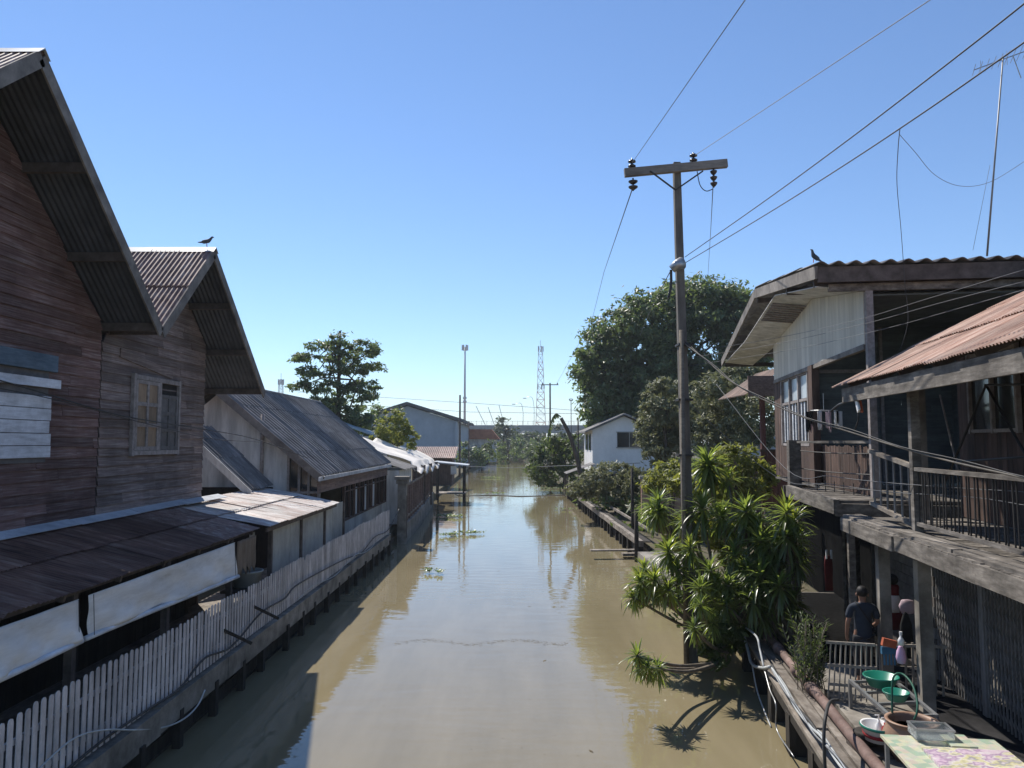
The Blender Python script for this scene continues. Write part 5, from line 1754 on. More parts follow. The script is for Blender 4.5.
# verandah balustrade
br = thing('verandah_railing', 'dark plank and rod railing along the far verandah under the cream panel', 'railing', R(5, 19.4, 4.1))
A_, B_ = R(4.62, 21.1, 0), R(5.45, 17.75, 0)
dd = (B_ - A_); LL = dd.length; dd.normalize(); nn_ = V((-dd.y, dd.x, 0))
mb = MB(); mb.bar(A_ + Z * 5.3, B_ + Z * 5.3, .07, .06); mb.build('top_rail', M['plank_grey'], br)
mb = MB()
for z in (5.08, 4.62, 4.28):
    mb.tube(sag_line(A_ + Z * z, B_ + Z * (z - .03), .03, 8), .014, 5)
mb.build('wires', M['iron'], br)
mb = MB()
x = .1
while x < LL:
    mb.tube([A_ + dd * x + Z * 4.1, A_ + dd * x + Z * 4.36], .012, 5); x += .42
mb.build('rods', M['iron'], br)
wl = thing('balustrade_wall', 'inner wall of vertical brown planks behind the far verandah railing', 'wall', R(5.9, 20, 4.1))
mb = MB(); vboards(mb, R(5.55, 0, 0), RD, -RN, 18.2, 22.6, 4.1, 5.2, .14, .008, .02, .03); mb.build('planks', M['brown_board'], wl)
# ground floor behind
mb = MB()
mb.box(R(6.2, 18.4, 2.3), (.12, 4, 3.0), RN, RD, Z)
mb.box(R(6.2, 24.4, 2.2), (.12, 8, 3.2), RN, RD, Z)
o = mb.build('ground_floor_wall', M['shade_black'], HF)  # wall coloured black to give the shade under the deck
mb = MB(); mb.box(R(5.5, 19.8, 2.1), (.06, .9, 2.4), RN, V((RD.x * .8 + RN.x * .6, RD.y * .8 + RN.y * .6, 0)).normalized(), Z); mb.build('door', M['plank_grey'], HF)

# things on the far verandah
lh = atS(824, 418, 4.9)
t = thing('clothes_hanger', 'round peg hanger with small pale and black laundry on the far verandah', 'hanger', lh + Z * .3)
mb = MB(); mb.tube([lh + Z * .6, lh + Z * .18], .008, 5)
mb.build('hook', M['steel'], t)
mb = MB()
mb.tube([lh + V((.3 * math.cos(k * PI / 8), .3 * math.sin(k * PI / 8), .18)) for k in range(17)], .01, 5)
mb.build('ring', M['steel'], t)
items = [('white_cloth', 'small white sock hanging from the left of the peg hanger'), ('pale_pink', 'pale pink sock hanging from the left of the peg hanger'), ('white_cloth', 'longer white rag on the peg hanger'),
         ('pale_pink', 'wide pale pink vest on the peg hanger'), ('black_cloth', 'black sock in the middle of the peg hanger'), ('black_cloth', 'longer black cloth in the middle of the peg hanger'),
         ('white_cloth', 'white vest right of the black cloth on the peg hanger'), ('pale_pink', 'pink rag at the back of the peg hanger'), ('black_cloth', 'black rag at the right of the peg hanger'), ('white_cloth', 'short white cloth at the right end of the peg hanger')]
for k, (it, lab_) in enumerate(items):
    a = k * PI / 5 + .3
    p = lh + V((.36 * math.cos(a), .36 * math.sin(a), 0))
    wq = rnd.uniform(.03, .075)
    drape('laundry', lab_, 'laundry', p - V((wq, .03, 0)), p + V((wq, .03, 0)), p.z + .16, p.z - rnd.uniform(.06, .34), M[it], V((.3, 1, 0)), .03, 1.5, 'laundry on the peg hanger', .06)
p0 = atS(829, 413, 5.0); p1 = atS(845, 402, 4.9)
o = cable('lamp_arm', 'bent black bracket arm under the left tip of the rusty roof', 'bracket', smooth_path([p0, p0.lerp(p1, .6) + Z * .03, p1, atS(852, 391, 4.75)]), .03, M['black'])
t = thing('hanging_sign', 'small white and orange slat hanging from the left tip of the rusty roof', 'sign', atS(857, 385, 4.45))
mb = MB(); mb.bar(atS(854.5, 391, 4.45), atS(859, 411, 4.45), .13, .03, RN); mb.build('panel', M['white_plastic'], t)
mb = MB(); mb.bar(atS(858, 391, 4.5), atS(862, 412, 4.5), .05, .04, RN); mb.build('edge', M['orange'], t)
cable('cable', 'short black cable dangling below the white and orange slat', 'cable', smooth_path([atS(858, 411, 4.45), atS(858, 420, 4.45), atS(854, 432, 4.5)]), .012, M['cable'])

# brown awning, post and red fence beyond the verandah house
t = thing('awning', 'small brown corrugated awning on a post left of the cream gable house', 'awning', (11.5, 36, .6))
mb = MB()
c0 = atY(733, 398, 36)
corr(mb, (c0.x, 34, c0.z + .05), (0, 4.5, 0), (1.9, 0, 1.3), .18, .03, .8, 3)
mb.build('roof_sheet', M['roof_dark_rust'], t, True)
mb = MB(); mb.box((c0.x + 1.6, 34.0, c0.z + .42), (3.0, .08, .9)); mb.build('front_board', M['brown_clap'], t)
pp = atY(763, 440, 35)
mb = MB(); mb.box((pp.x, 35, 3.9), (.2, .2, 7.0)); mb.build('post', M['red_board'], t)
t = thing('board_fence', 'red brown vertical board fence beyond the light verandah corner post', 'fence', (12, 32, .6))
mb = MB()
f0, f1 = atY(761, 460, 32), atY(786, 460, 32)
vboards(mb, V((0, 32, 0)), V((1, 0, 0)), V((0, -1, 0)), f0.x, f1.x + .8, 2.6, 4.9, .16); mb.build('boards', M['red_board'], t)
mb = MB(); mb.box(((f0.x + f1.x) / 2 + .4, 31.95, 4.95), (f1.x - f0.x + .9, .1, .1)); mb.box(((f0.x + f1.x) / 2 + .4, 31.95, 2.7), (f1.x - f0.x + .9, .1, .1)); mb.build('rail', M['brown_board'], t)
mb = MB(); mb.box((f0.x + .2, 32.1, 1.6), (.15, .15, 2.2)); mb.box((f1.x, 32.1, 1.6), (.15, .15, 2.2)); mb.build('post', M['purlin'], t)
t = thing('shed', 'low shed with sunlit white sloping roof behind the small brown awning post', 'shed', (13, 42, .6))
a, b, c_, d_ = atY(738, 456, 41), atY(790, 456, 41), atY(790, 424, 46), atY(768, 426, 46)
mb = MB(); mb.prism([a, b, c_, d_], (0, 0, .06)); mb.build('roof', M['tarp'], t)
mb = MB(); mb.box(((a.x + b.x) / 2 + .3, 43.5, 2.4), (b.x - a.x - .6, 4, 4.0)); mb.build('wall', M['brown_board'], t)

# ------------------------------------------------------------------ near verandah house (rusty roof)
t = thing('verandah_house', 'near raised timber house with sunlit pink rusty roof and dark verandah at the right edge', 'house', R(7, 12, .9))
HN = t
mb = MB()
corr(mb, R(4.3, 6.0, 6.42), RD * 10.4, RN * 4.6 + Z * 2.3, .085, .014, .78, 1.9, .01)
rf = mb.build('roof', M['roof_pink'], t, True)
mb = MB(); mb.bar(R(4.42, 6, 6.2), R(4.42, 16.1, 6.22), .06, .28); mb.build('eave_beam', M['plank_grey'], rf)
mb = MB()
for k in range(8):
    tt = 6.3 + k * 1.38
    mb.bar(R(4.5, tt, 6.4), R(8.8, tt, 8.5), .08, .12)
mb.build('rafters', M['purlin'], t)
mb = MB()
tt = 6.0
while tt < 16.1:
    l = .23
    mb.box(R(5.6, tt + l / 2, 3.8 + rnd.uniform(-.01, .01)), (2.6, l - .015, .06), RN, RD, Z)
    tt += l
mb.build('deck', M['plank_grey'], t)
for k, (a, b) in enumerate(((6.0, 10.2), (10.22, 13.1), (13.12, 16.0))):
    mb = MB(); mb.bar(R(4.3 + .03 * (k % 2), a, 3.68), R(4.3 + .03 * (k % 2), b, 3.7), .09, .24); mb.build('deck_beam', M['plank_grey'], t)
mb = MB(); mb.bar(R(4.78, 6, 3.47), R(4.78, 16.0, 3.47), .14, .16); mb.build('lower_beam', M['purlin'], t)
mb = MB()
for tt in (7, 8.8, 10.6, 12.4, 14.2, 15.6):
    mb.bar(R(4.6, tt, 3.6), R(6.9, tt, 3.6), .1, .2)
mb.build('joists', M['purlin'], t)
mb = MB(); [mb.bar(R(4.4 + q * .12, 6 + i * 2.55, 3.85 + rnd.uniform(-.008, .012)), R(4.4 + q * .12 + rnd.uniform(-.01, .01), 8.5 + i * 2.55, 3.85 + rnd.uniform(-.008, .012)), .108, .05) for q in range(3) for i in range(4)]; mb.build('walk_board', M['plank_grey'], t)
mb = MB(); mb.box(R(4.78, 13.45, 5.0), (.14, .14, 2.5), RN, RD, Z); mb.build('post', M['plank_grey'], t)
mb = MB(); mb.box(R(5.75, 15.9, 5.2), (.2, .16, 2.8), RN, RD, Z); mb.build('post', M['fascia'], t)
for tt in (15.25, 13.35):
    mb = MB(); mb.box(R(4.78, tt, 2.15), (.2, .2, 2.5), RN, RD, Z); mb.build('concrete_post', M['concrete'], t)
mb = MB()
vboards(mb, R(6.6, 0, 0), RD, -RN, 6, 16.2, 3.85, 7.4, .17)
mb.build('wall', M['brown_board'], t)
mb = MB(); mb.box(R(7.6, 16.15, 5.6), (2.0, .08, 3.5), RN, RD, Z); mb.build('end_wall', M['brown_board'], t)
for (ta, tb, za, zb, bright) in ((13.75, 15.5, 5.5, 6.9, False), (11.6, 13.0, 5.5, 6.9, True)):
    mb = MB(); mb.box(R(6.57, (ta + tb) / 2, (za + zb) / 2), (.06, tb - ta, zb - za), RN, RD, Z)
    g = mb.build('window', M['glass_dark'], t)
    mb = MB()
    for tt in (ta, (ta + tb) / 2, tb):
        mb.box(R(6.52, tt, (za + zb) / 2), (.08, .07, zb - za + .1), RN, RD, Z)
    for z in (za, zb):
        for k in (0.25, .75):
            mb.box(R(6.525, ta + (tb - ta) * k, z), (.06, (tb - ta) / 2 - .08, .06), RN, RD, Z)
    mb.build('frame', M['white_boards'] if bright else M['frame_wood'], g)
mb = MB(); mb.box(R(6.56, 10.0, 5.0), (.06, 1.1, 2.2), RN, RD, Z); mb.build('door', M['dark_board'], t)
mb = MB(); mb.box(R(6.4, 12.3, 2.2), (.1, 8.4, 2.7), RN, RD, Z); mb.box(R(6.05, 16.6, 2.2), (.12, 1.8, 2.7), RN, RD, Z); mb.build('ground_floor_wall', M['concrete'], t)
mb = MB(); mb.box(R(5.85, 11, 3.42), (.2, 10, .14), RN, RD, Z); mb.build('gate_header', M['iron'], t)

# near railing
br = thing('verandah_railing', 'near verandah railing of thin dark rods with a silvery handrail, below the pink rusty roof', 'railing', R(4.75, 11, 3.9))
mb = MB(); mb.bar(R(4.76, 6, 4.86), R(4.76, 13.36, 4.86), .08, .06); mb.build('handrail', M['plank_grey'], br)
mb = MB(); mb.bar(R(4.76, 6, 3.98), R(4.76, 13.36, 3.98), .06, .06); mb.build('bottom_rail', M['plank_grey'], br)
mb = MB(); tt = 6.1; k = 0
while tt < 13.3:
    mb.tube([R(4.76 + rnd.uniform(-.01, .01), tt, 3.96), R(4.76, tt + rnd.uniform(-.015, .015), 4.86)], .013, 5)
    tt += .1 if k % 2 else .16
    k += 1
mb.build('rods', M['iron'], br)
br = thing('ramp_railing', 'short sloping sunlit railing joining the two verandahs', 'railing', R(4.75, 14.6, 4))
mb = MB(); mb.bar(R(4.76, 13.5, 4.9), R(4.76, 15.7, 5.13), .08, .07); mb.build('handrail', M['plank'], br)
mb = MB(); mb.bar(R(4.76, 13.5, 3.94), R(4.76, 15.7, 4.14), .08, .07); mb.build('bottom_rail', M['plank'], br)
mb = MB()
for i in range(6):
    tt = 13.7 + i * .36
    mb.tube([R(4.76, tt, 3.95 + (tt - 13.5) * .09), R(4.76, tt, 4.9 + (tt - 13.5) * .1)], .022, 6)
mb.build('rods', M['grey_metal'], br)
t = thing('drying_rack', 'black metal folding rack standing against the brown wall on the near verandah', 'rack', R(6.0, 13, 3.85))
mb = MB()
ap = atS(986, 385, 5.9)
for px, py in ((946, 480), (1040, 480)):
    mb.tube([ap, atS(px, py, 5.9)], .022, 6)
mb.tube([atS(955, 462, 5.9), atS(1040, 456, 5.9)], .02, 6)
mb.tube([atS(985, 385, 5.9), atS(1040, 384, 5.9)], .02, 6)
mb.build('frame', M['black'], t)
mb = MB(); mb.tube([atS(940, 395, 6.2), atS(958, 470, 6.2)], .02, 6)
tag(mb.build('broom_handle', M['frame_wood'], None, loc=atS(958, 470, 6.2)), 'thin stick leaning on the brown wall left of the black rack', 'stick')
t = thing('bench', 'low wooden bench on the near verandah behind the railing', 'bench', R(6.1, 10.5, 3.85))
mb = MB(); mb.box(R(6.15, 10.6, 4.25), (.4, 2.0, .05), RN, RD, Z); mb.build('seat', M['plank_grey'], t)
for a, b in ((5.98, 9.7), (5.98, 11.5), (6.32, 9.7), (6.32, 11.5)):
    mb = MB(); mb.box(R(a, b, 4.03), (.06, .06, .38), RN, RD, Z); mb.build('leg', M['purlin'], t)

# folding steel lattice gates
def gate(ta, tb, label):
    t = thing('lattice_gate', label, 'gate', R(5.77, (ta + tb) / 2, .9))
    t['group'] = 'folding steel gates on the right walkway'
    mb, md, mp_ = MB(), MB(), MB()
    tt = ta + .08
    i = 0
    while tt < tb - .05:
        mb.box(R(5.77, tt, 2.14), (.022, .028, 2.42), RN, RD, Z)
        if tt + .115 < tb - .05:
            for z in [1.05 + q * .3 for q in range(8)]:
                md.bar(R(5.757, tt, z), R(5.757, tt + .115, z + .15), .006, .014, RN)
                md.bar(R(5.757, tt, z + .3), R(5.757, tt + .115, z + .15), .006, .014, RN)
        tt += .115
    for e in (ta + .02, tb - .02):
        MB().box(R(5.77, e, 2.14), (.06, .07, 2.44), RN, RD, Z).build('jamb', M['grey_metal'], t)
    mb.build('bars', M['grey_metal'], t)
    md.build('scissor_straps', M['grey_metal'], t)


gate(6.4, 8.8, 'folding steel lattice gate at the right edge, nearest the painted tables')
gate(8.84, 11.2, 'second folding steel lattice gate, beside the clay jar')
gate(11.24, 13.6, 'third folding steel lattice gate, behind the green basins')
gate(13.64, 15.6, 'farthest folding steel lattice gate, behind the two concrete posts')
mb = MB()
z = .9
row = 0
while z < 3.4:
    tt = 15.7 - (row % 2) * .2
    while tt < 18:
        mb.box(R(5.8, tt + .2, z + .095), (.12, .39, .18), RN, RD, Z); tt += .4
    z += .19
    row += 1
o = mb.build('block_wall', mat('grey_brown_blocks', two((.1, .085, .075), (.17, .15, .13)), 4, (1, 1, 1), .9, .2, .2), None, loc=R(5.8, 16.8, .9))
tag(o, 'grey brown block wall behind the person on the walkway', 'wall')

# ------------------------------------------------------------------ things on the right walkway
# bamboo gate across the walkway
ga, gb = atY(827, 660, 13.5), atY(876, 660, 13.3)
t = thing('bamboo_gate', 'pale slatted bamboo gate panel standing across the walkway in front of the person', 'gate', V((ga.x, ga.y, .9)))
ga.z = gb.z = .93
dg = (gb - ga)
mb = MB()
for i in range(10):
    f = i / 9
    p = ga + dg * f
    q = ga + dg * (f * .93 + .09)
    mb.bar(p, V((q.x, q.y, 1.86 + .02 * (i % 2))), .035, .02)
mb.build('slats', M['bamboo'], t)
for z, off in ((1.87, .02), (1.5, -.02), (1.18, -.02)):
    mb = MB(); mb.bar(ga + dg * .0 + Z * (z - .93) + V((0, off, 0)), gb + Z * (z - .93) + V((0, off, 0)), .03, .045); mb.build('rail', M['bamboo'], t)

# second short slat panel behind the posts
t = thing('bamboo_gate', 'short bamboo slat panel between the concrete posts behind the basins', 'gate', R(4.95, 14.4, .9))
mb = MB()
for i in range(6):
    mb.box(R(4.9 + i * .12, 14.6, 1.35), (.035, .02, .9), RN, RD, Z)
mb.build('slats', M['bamboo'], t)
mb = MB(); mb.box(R(5.2, 14.57, 1.75), (.75, .03, .05), RN, RD, Z); mb.build('rail', M['bamboo'], t)

# basin stand and basins
b1, b2 = atY(881, 676, 12.8), atY(896, 692, 12.0)
t = thing('basin_stand', 'slanting metal and plank wash stand carrying the two green basins', 'stand', V((b1.x, 12.4, .9)))
zt = min(b1.z, b2.z) - .26
mb = MB()
e0, e1 = V((b1.x - .38, 13.1, zt + .1)), V((b2.x - .28, 11.55, zt + .02))
mb.bar(e0, e1, .05, .05)
mb.bar(e0 + V((.75, .1, 0)), e1 + V((.7, .1, 0)), .05, .05)
for f in (0.05, .35, .65, .97):
    p = e0.lerp(e1, f)
    mb.bar(p, p + V((.72, .1, 0)), .04, .04)
mb.build('frame', M['steel'], t)
for p in (e0, e1, e0 + V((.75, .1, 0)), e1 + V((.7, .1, 0))):
    mb = MB(); mb.bar(V((p.x, p.y, .9)), p - Z * .02, .045, .045); mb.build('leg', M['grey_metal'], t)


def basin(c, r, h, label):
    o = MB().lathe(c - Z * h, [(0, 0), (r * .68, 0), (r * .74, .01), (r * .97, h - .02), (r * 1.06, h - .01), (r * 1.06, h + .012), (r * .96, h + .008), (r * .72, .03), (0, .025)], 28).build('wash_basin', M['basin_green'], None, True, loc=c - Z * h)
    tag(o, label, 'basin', 'green wash basins on the stand')


basin(b1, .26, .16, 'larger green plastic basin at the far end of the wash stand')
basin(b2, .18, .12, 'smaller green plastic basin at the near end of the wash stand')
t = thing('hand_brush', 'orange brush standing between the concrete posts above the larger basin', 'brush', atY(889, 643, 13.6))
p = atY(889, 643, 13.6)
mb = MB(); mb.box(p, (.24, .07, .13), V((1, 0, -.25)).normalized(), V((0, 1, 0)), V((.25, 0, 1)).normalized()); mb.build('block', M['orange'], t)
mb = MB(); mb.box(p - Z * .09, (.22, .05, .07)); mb.build('bristles', M['white_plastic'], t)
p = atY(890, 652, 13.6)
mb = MB()
for k in range(4):
    mb.tube([p + V((-.1 + .06 * k, 0, .02)), p + V((-.1 + .06 * k, 0, -.22))], .018, 6)
mb.box(p + Z * .03, (.3, .06, .12))
o = mb.build('toothed_rack', M['blue_cloth'], None, loc=p); tag(o, 'blue plastic rack below the orange brush', 'rack')
pp = atY(901, 655, 12.9)
o = MB().lathe(pp - Z * .14, [(0, 0), (.06, .01), (.08, .1), (.065, .2), (.04, .26), (.035, .28), (0, .29)], 14).build('plastic_bag', M['pink_cloth'], None, True, loc=pp - Z * .14)
tag(o, 'pink and white plastic bag hanging on the near concrete post', 'bag')
pp = atY(901, 641, 12.85)
t = thing('spray_bottle', 'white bottle with a slim neck above the pink bag', 'bottle', pp)
MB().lathe(pp - Z * .07, [(0, 0), (.045, .0), (.05, .08), (.03, .12), (.018, .13), (.018, .17), (0, .17)], 12).build('bottle_body', M['white_plastic'], t, True)
MB().lathe(pp + Z * .1, [(0, 0), (.024, 0), (.024, .05), (0, .05)], 10).build('cap', M['white_plastic'], t)

# hanging clothes
hp = R(5.6, 15.2, 2.7)
p = atY(893, 590, 15.2)
t = thing('hanging_outfit', 'red and white child outfit hanging on the farthest steel gate', 'clothes', p)
def garment(a, wd, zt, zb, m_, nm, par, bulge=.06):
    vs = []
    pr = [(wd * .5, zt), (wd * .62, zt - (zt - zb) * .25), (wd * .55, zt - (zt - zb) * .7), (wd * .6, zb), (wd * .3, zb + .01)]
    MB().lathe((a.x, a.y, 0), [(1e-5, zt + .02)] + pr + [(1e-5, zb + .02)], 14, 1, .4).build(nm, m_, par, True)
garment(p, .2, p.z + .1, p.z - .1, M['dull_red'], 'hood', t)
garment(p + V((-.02, 0, 0)), .26, p.z - .1, p.z - .42, M['white_cloth'], 'top', t)
garment(p + V((.03, 0, 0)), .24, p.z - .4, p.z - .75, M['dull_red'], 'skirt', t)
MB().ico(p + V((0, .02, .2)), .11, 1, 1, 1).build('cap', M['black_cloth'], t, True)
p = atY(906, 625, 14.6)
o = MB().lathe((p.x, p.y, p.z - .6), [(1e-5, 0), (.09, 0), (.13, .3), (.11, .6), (.05, .8), (1e-5, .84)], 12, 1, .6).build('garment_bag', M['black_cloth'], None, True, loc=p - Z * .6)
tag(o, 'black garment bag hanging beside the red and white outfit', 'bag')
p = atY(907, 598, 14.8)
o = MB().lathe((p.x, p.y, p.z - .3), [(1e-5, 0), (.12, .02), (.16, .15), (.11, .26), (1e-5, .28)], 14, 1, .6).build('cloth_bundle', M['pale_pink'], None, True, loc=p - Z * .3)
tag(o, 'pale pink bundle of cloth between the outfit and the near concrete post', 'cloth')
p = atY(828, 552, 19.5)
t = thing('hanging_outfit', 'red hanging dress with white straps in the dark doorway beyond the person', 'clothes', p)
garment(p, .17, p.z - .1, p.z - .95, M['dull_red'], 'dress', t)
for dx in (-.06, .06):
    MB().box(p + V((dx, -.05, -.05)), (.035, .03, .22)).build('strap', M['white_cloth'], t)

# clay jar
c = atY(912, 722, 11.0)
t = thing('clay_jar', 'round glazed clay water jar full of dark water in front of the near concrete post', 'jar', V((c.x, c.y, .9)))
r = .33
h = c.z - .9
MB().lathe((c.x, c.y, .9), [(0, 0), (r * .7, 0), (r * 1.1, h * .45), (r * 1.16, h * .65), (r * 1.0, h * .9), (r * .98, h), (r * 1.06, h + .015), (r * 1.06, h + .03), (r * .92, h + .03), (r * .88, h - .02), (r * .9, h * .6)], 32).build('body', M['clay'], t, True)
MB().lathe((c.x, c.y, .9), [(0, h - .09), (r * .9, h - .09)], 32).build('water', M['dark_water'], t)
pts = [atY(*q) for q in ((893, 735, 11.2), (892, 705, 11.3), (893, 678, 11.4), (902, 674, 11.4), (912, 684, 11.2), (917, 700, 11.0), (917, 712, 10.9), (914, 720, 10.9))]
pts[0].z = .92
cable('hose', 'green hose arching over into the clay jar', 'hose', smooth_path(pts), .016, M['hose_green'])
# basket with bottle
c = atY(877, 725, 11.3)
t = thing('plastic_basket', 'white and red plastic basket left of the clay jar', 'basket', c - Z * .2)
MB().lathe(c - Z * .2, [(0, 0), (.17, 0), (.2, .18), (.215, .185), (.215, .21), (.19, .2), (.155, .02), (0, .02)], 24, 1, 1.2).build('shell', M['white_plastic'], t, True)
mb = MB(); mb.lathe(c - Z * .2, [(.18, .05), (.185, .05), (.194, .1), (.188, .1), (.18, .05)], 24, 1, 1.2, False); mb.build('red_band', M['red_cloth'], t, True)
mb = MB(); mb.lathe(c - Z * .2, [(.217, .17), (.226, .18), (.226, .2), (.217, .21)], 24, 1, 1.2, False); mb.build('green_rim', M['basin_green'], t, True)
for dx, dy, m_, lab in ((.05, .05, 'white_plastic', 'white pump bottle in the plastic basket'), (.09, -.06, 'red_cloth', 'red topped bottle in the plastic basket')):
    pb_ = c + V((dx, dy, -.18))
    t2 = thing('soap_bottle', lab, 'bottle', pb_)
    MB().lathe(pb_, [(0, 0), (.05, 0), (.05, .16), (.02, .2), (.02, .23), (0, .23)], 12).build('bottle_body', M['white_plastic'] if m_ == 'white_plastic' else M['red_cloth'], t2, True)
    mb = MB(); mb.tube([pb_ + Z * .22, pb_ + Z * .3, pb_ + V((-.05, 0, .3))], .012, 6); mb.build('pump', M['white_plastic'], t2)
o = MB().box(c + V((0, .05, -.36)), (.6, .6, .05)).box(c + V((-.25, .3, -.62)), (.05, .05, .5)).box(c + V((.25, .3, -.62)), (.05, .05, .5)).box(c + V((-.25, -.2, -.62)), (.05, .05, .5)).box(c + V((.25, -.2, -.62)), (.05, .05, .5)).build('stool', M['purlin'], None, loc=V((c.x, c.y, .9)))
tag(o, 'dark low stool under the plastic basket', 'stool')

# tables
def checker(name, cols, scale):
    m, nt, bs, L = new_mat(name)
    tc = nt.nodes.new('ShaderNodeTexCoord')
    mp = nt.nodes.new('ShaderNodeMapping')
    mp.inputs['Rotation'].default_value = (0, 0, -RA)
    L.new(tc.outputs['Object'], mp.inputs['Vector'])
    mp2 = nt.nodes.new('ShaderNodeVectorMath'); mp2.operation = 'SCALE'; mp2.inputs['Scale'].default_value = scale
    L.new(mp.outputs['Vector'], mp2.inputs[0])
    fl = nt.nodes.new('ShaderNodeVectorMath'); fl.operation = 'FLOOR'
    L.new(mp2.outputs['Vector'], fl.inputs[0])
    sp = nt.nodes.new('ShaderNodeVectorMath'); sp.operation = 'MULTIPLY'; sp.inputs[1].default_value = (1, 1, 0)
    L.new(fl.outputs['Vector'], sp.inputs[0])
    wnz = nt.nodes.new('ShaderNodeTexWhiteNoise'); wnz.noise_dimensions = '2D'
    L.new(sp.outputs['Vector'], wnz.inputs['Vector'])
    rp = ramp(nt, cols)
    rp.color_ramp.interpolation = 'CONSTANT'
    L.new(wnz.outputs['Value'], rp.inputs['Fac'])
    nz = nt.nodes.new('ShaderNodeTexNoise'); nz.inputs['Scale'].default_value = 14; nz.inputs['Detail'].default_value = 5
    L.new(tc.outputs['Object'], nz.inputs['Vector'])
    mx = nt.nodes.new('ShaderNodeMix'); mx.data_type = 'RGBA'; mx.blend_type = 'MULTIPLY'; mx.inputs['Factor'].default_value = .35
    L.new(rp.outputs['Color'], mx.inputs['A']); L.new(nz.outputs['Color'], mx.inputs['B'])
    L.new(mx.outputs['Result'], bs.inputs['Base Color'])
    bs.inputs['Roughness'].default_value = .35
    return m


M['check'] = checker('green_check_oilcloth', [(0, (.56, .58, .45)), (.3, (.62, .62, .44)), (.55, (.4, .5, .38)), (.75, (.64, .6, .48)), (.9, (.6, .52, .42))], 10)
M['print'] = mat('faded_printed_sheet', [(.3, (.66, .62, .6)), (.4, (.6, .46, .54)), (.46, (.36, .24, .36)), (.5, (.64, .6, .58)), (.56, (.6, .56, .3)), (.62, (.3, .29, .3)), (.68, (.62, .55, .56))], 3.4, (1, 1.6, 1), .4, .05, 0, stain=.2, stain_scale=3, detail=3)


def table(label, px, py, zt, w_, l_, top, name='table'):
    p = atZ(px, py, zt)          # far left corner
    t = thing(name, label, 'table', V((p.x, p.y, .9)))
    mb = MB()
    q = p - RD * l_
    mb.prism([p, p + RN * w_, q + RN * w_, q], (0, 0, -.035))
    mb.build('tabletop', top, t)
    for a, b in ((.06, .06), (w_ - .06, .06), (.06, l_ - .06), (w_ - .06, l_ - .06)):
        mb = MB(); c_ = p + RN * a - RD * b; mb.box(V((c_.x, c_.y, (zt - .04 + .9) / 2)), (.045, .045, zt - .94), RN, RD, Z); mb.build('leg', M['steel'], t)
    mb = MB(); mb.prism([p + RN * .04 - RD * .03 - Z * .037, p + RN * (w_ - .04) - RD * .03 - Z * .037, p + RN * (w_ - .04) - RD * .06 - Z * .037, p + RN * .04 - RD * .06 - Z * .037], (0, 0, -.08)); mb.build('apron', M['purlin'], t)
    return t, p


t1, p1 = table('table with worn green and yellow checked oilcloth beside the clay jar', 880, 734, 1.58, 1.35, 1.6, M['check'])
t2, p2 = table('table covered with a faded purple and yellow printed sheet at the bottom right', 921, 746, 1.62, .98, 1.6, M['print'])
# clear acrylic tray on the checked table
p = atZ(931, 737, 1.6)
m, nt, bs, L = new_mat('cloudy_acrylic')
bs.inputs['Base Color'].default_value = (.75, .78, .78, 1)
bs.inputs['Roughness'].default_value = .12
bs.inputs['Transmission Weight'].default_value = .75
bs.inputs['IOR'].default_value = 1.2
M['acrylic'] = m
t = thing('acrylic_tray', 'cloudy clear acrylic tray standing on the checked table', 'tray', p)
mb = MB()
hw, hl, hh = .22, .14, .1
mb.box(p + Z * .01, (2 * hw, 2 * hl, .015), RN, RD, Z)
mb.build('tray_base', M['acrylic'], t)
mb = MB()
for s_ in (-1, 1):
    mb.box(p + RN * (s_ * hw) + Z * (hh / 2 + .02), (.012, 2 * hl, hh), RN, RD, Z)
    mb.box(p + RD * (s_ * hl) + Z * (hh / 2 + .02), (2 * hw - .016, .012, hh), RN, RD, Z)
mb.build('sides', M['acrylic'], t)
mb = MB()
for s_ in (-1, 1):
    mb.box(p + RN * (s_ * hw) + Z * (hh + .03), (.03, 2 * hl + .02, .02), RN, RD, Z)
    mb.box(p + RD * (s_ * hl) + Z * (hh + .03), (2 * hw - .04, .03, .02), RN, RD, Z)
mb.build('rim', M['steel'], t)
p = atZ(958, 742, 1.6)
o = MB().box(p + Z * .012, (.3, .4, .02), RN, RD, Z).build('checked_mat', M['check'], None, loc=p)
tag(o, 'small checked mat at the far right corner of the checked table', 'mat')
# clutter beside the pipe
p = atZ(868, 742, .98)
o = MB().lathe(p, [(0, 0), (.16, 0), (.2, .14), (.17, .16), (.02, .1), (0, .1)], 16).build('plant_pot', M['pile'], None, True, loc=p)
tag(o, 'dark upturned pot between the brown pipe and the checked table', 'pot')

# ------------------------------------------------------------------ the person
def skin_mesh(joints, edges, root):
    me = bpy.data.meshes.new('tmp')
    me.from_pydata([j[0] for j in joints], edges, [])
    o = bpy.data.objects.new('tmp', me)
    COL.objects.link(o)
    md = o.modifiers.new('Skin', 'SKIN')
    for i, j in enumerate(joints):
        sv = me.skin_vertices[0].data[i]
        sv.radius = j[1] if isinstance(j[1], tuple) else (j[1], j[1])
        sv.use_root = (i == root)
    s2 = o.modifiers.new('Subsurf', 'SUBSURF')
    s2.levels = s2.render_levels = 2
    dg_ = bpy.context.evaluated_depsgraph_get()
    res = bpy.data.meshes.new_from_object(o.evaluated_get(dg_))
    mb = MB()
    mb.add([v.co.copy() for v in res.vertices], [tuple(p.vertices) for p in res.polygons])
    bpy.data.objects.remove(o)
    return mb


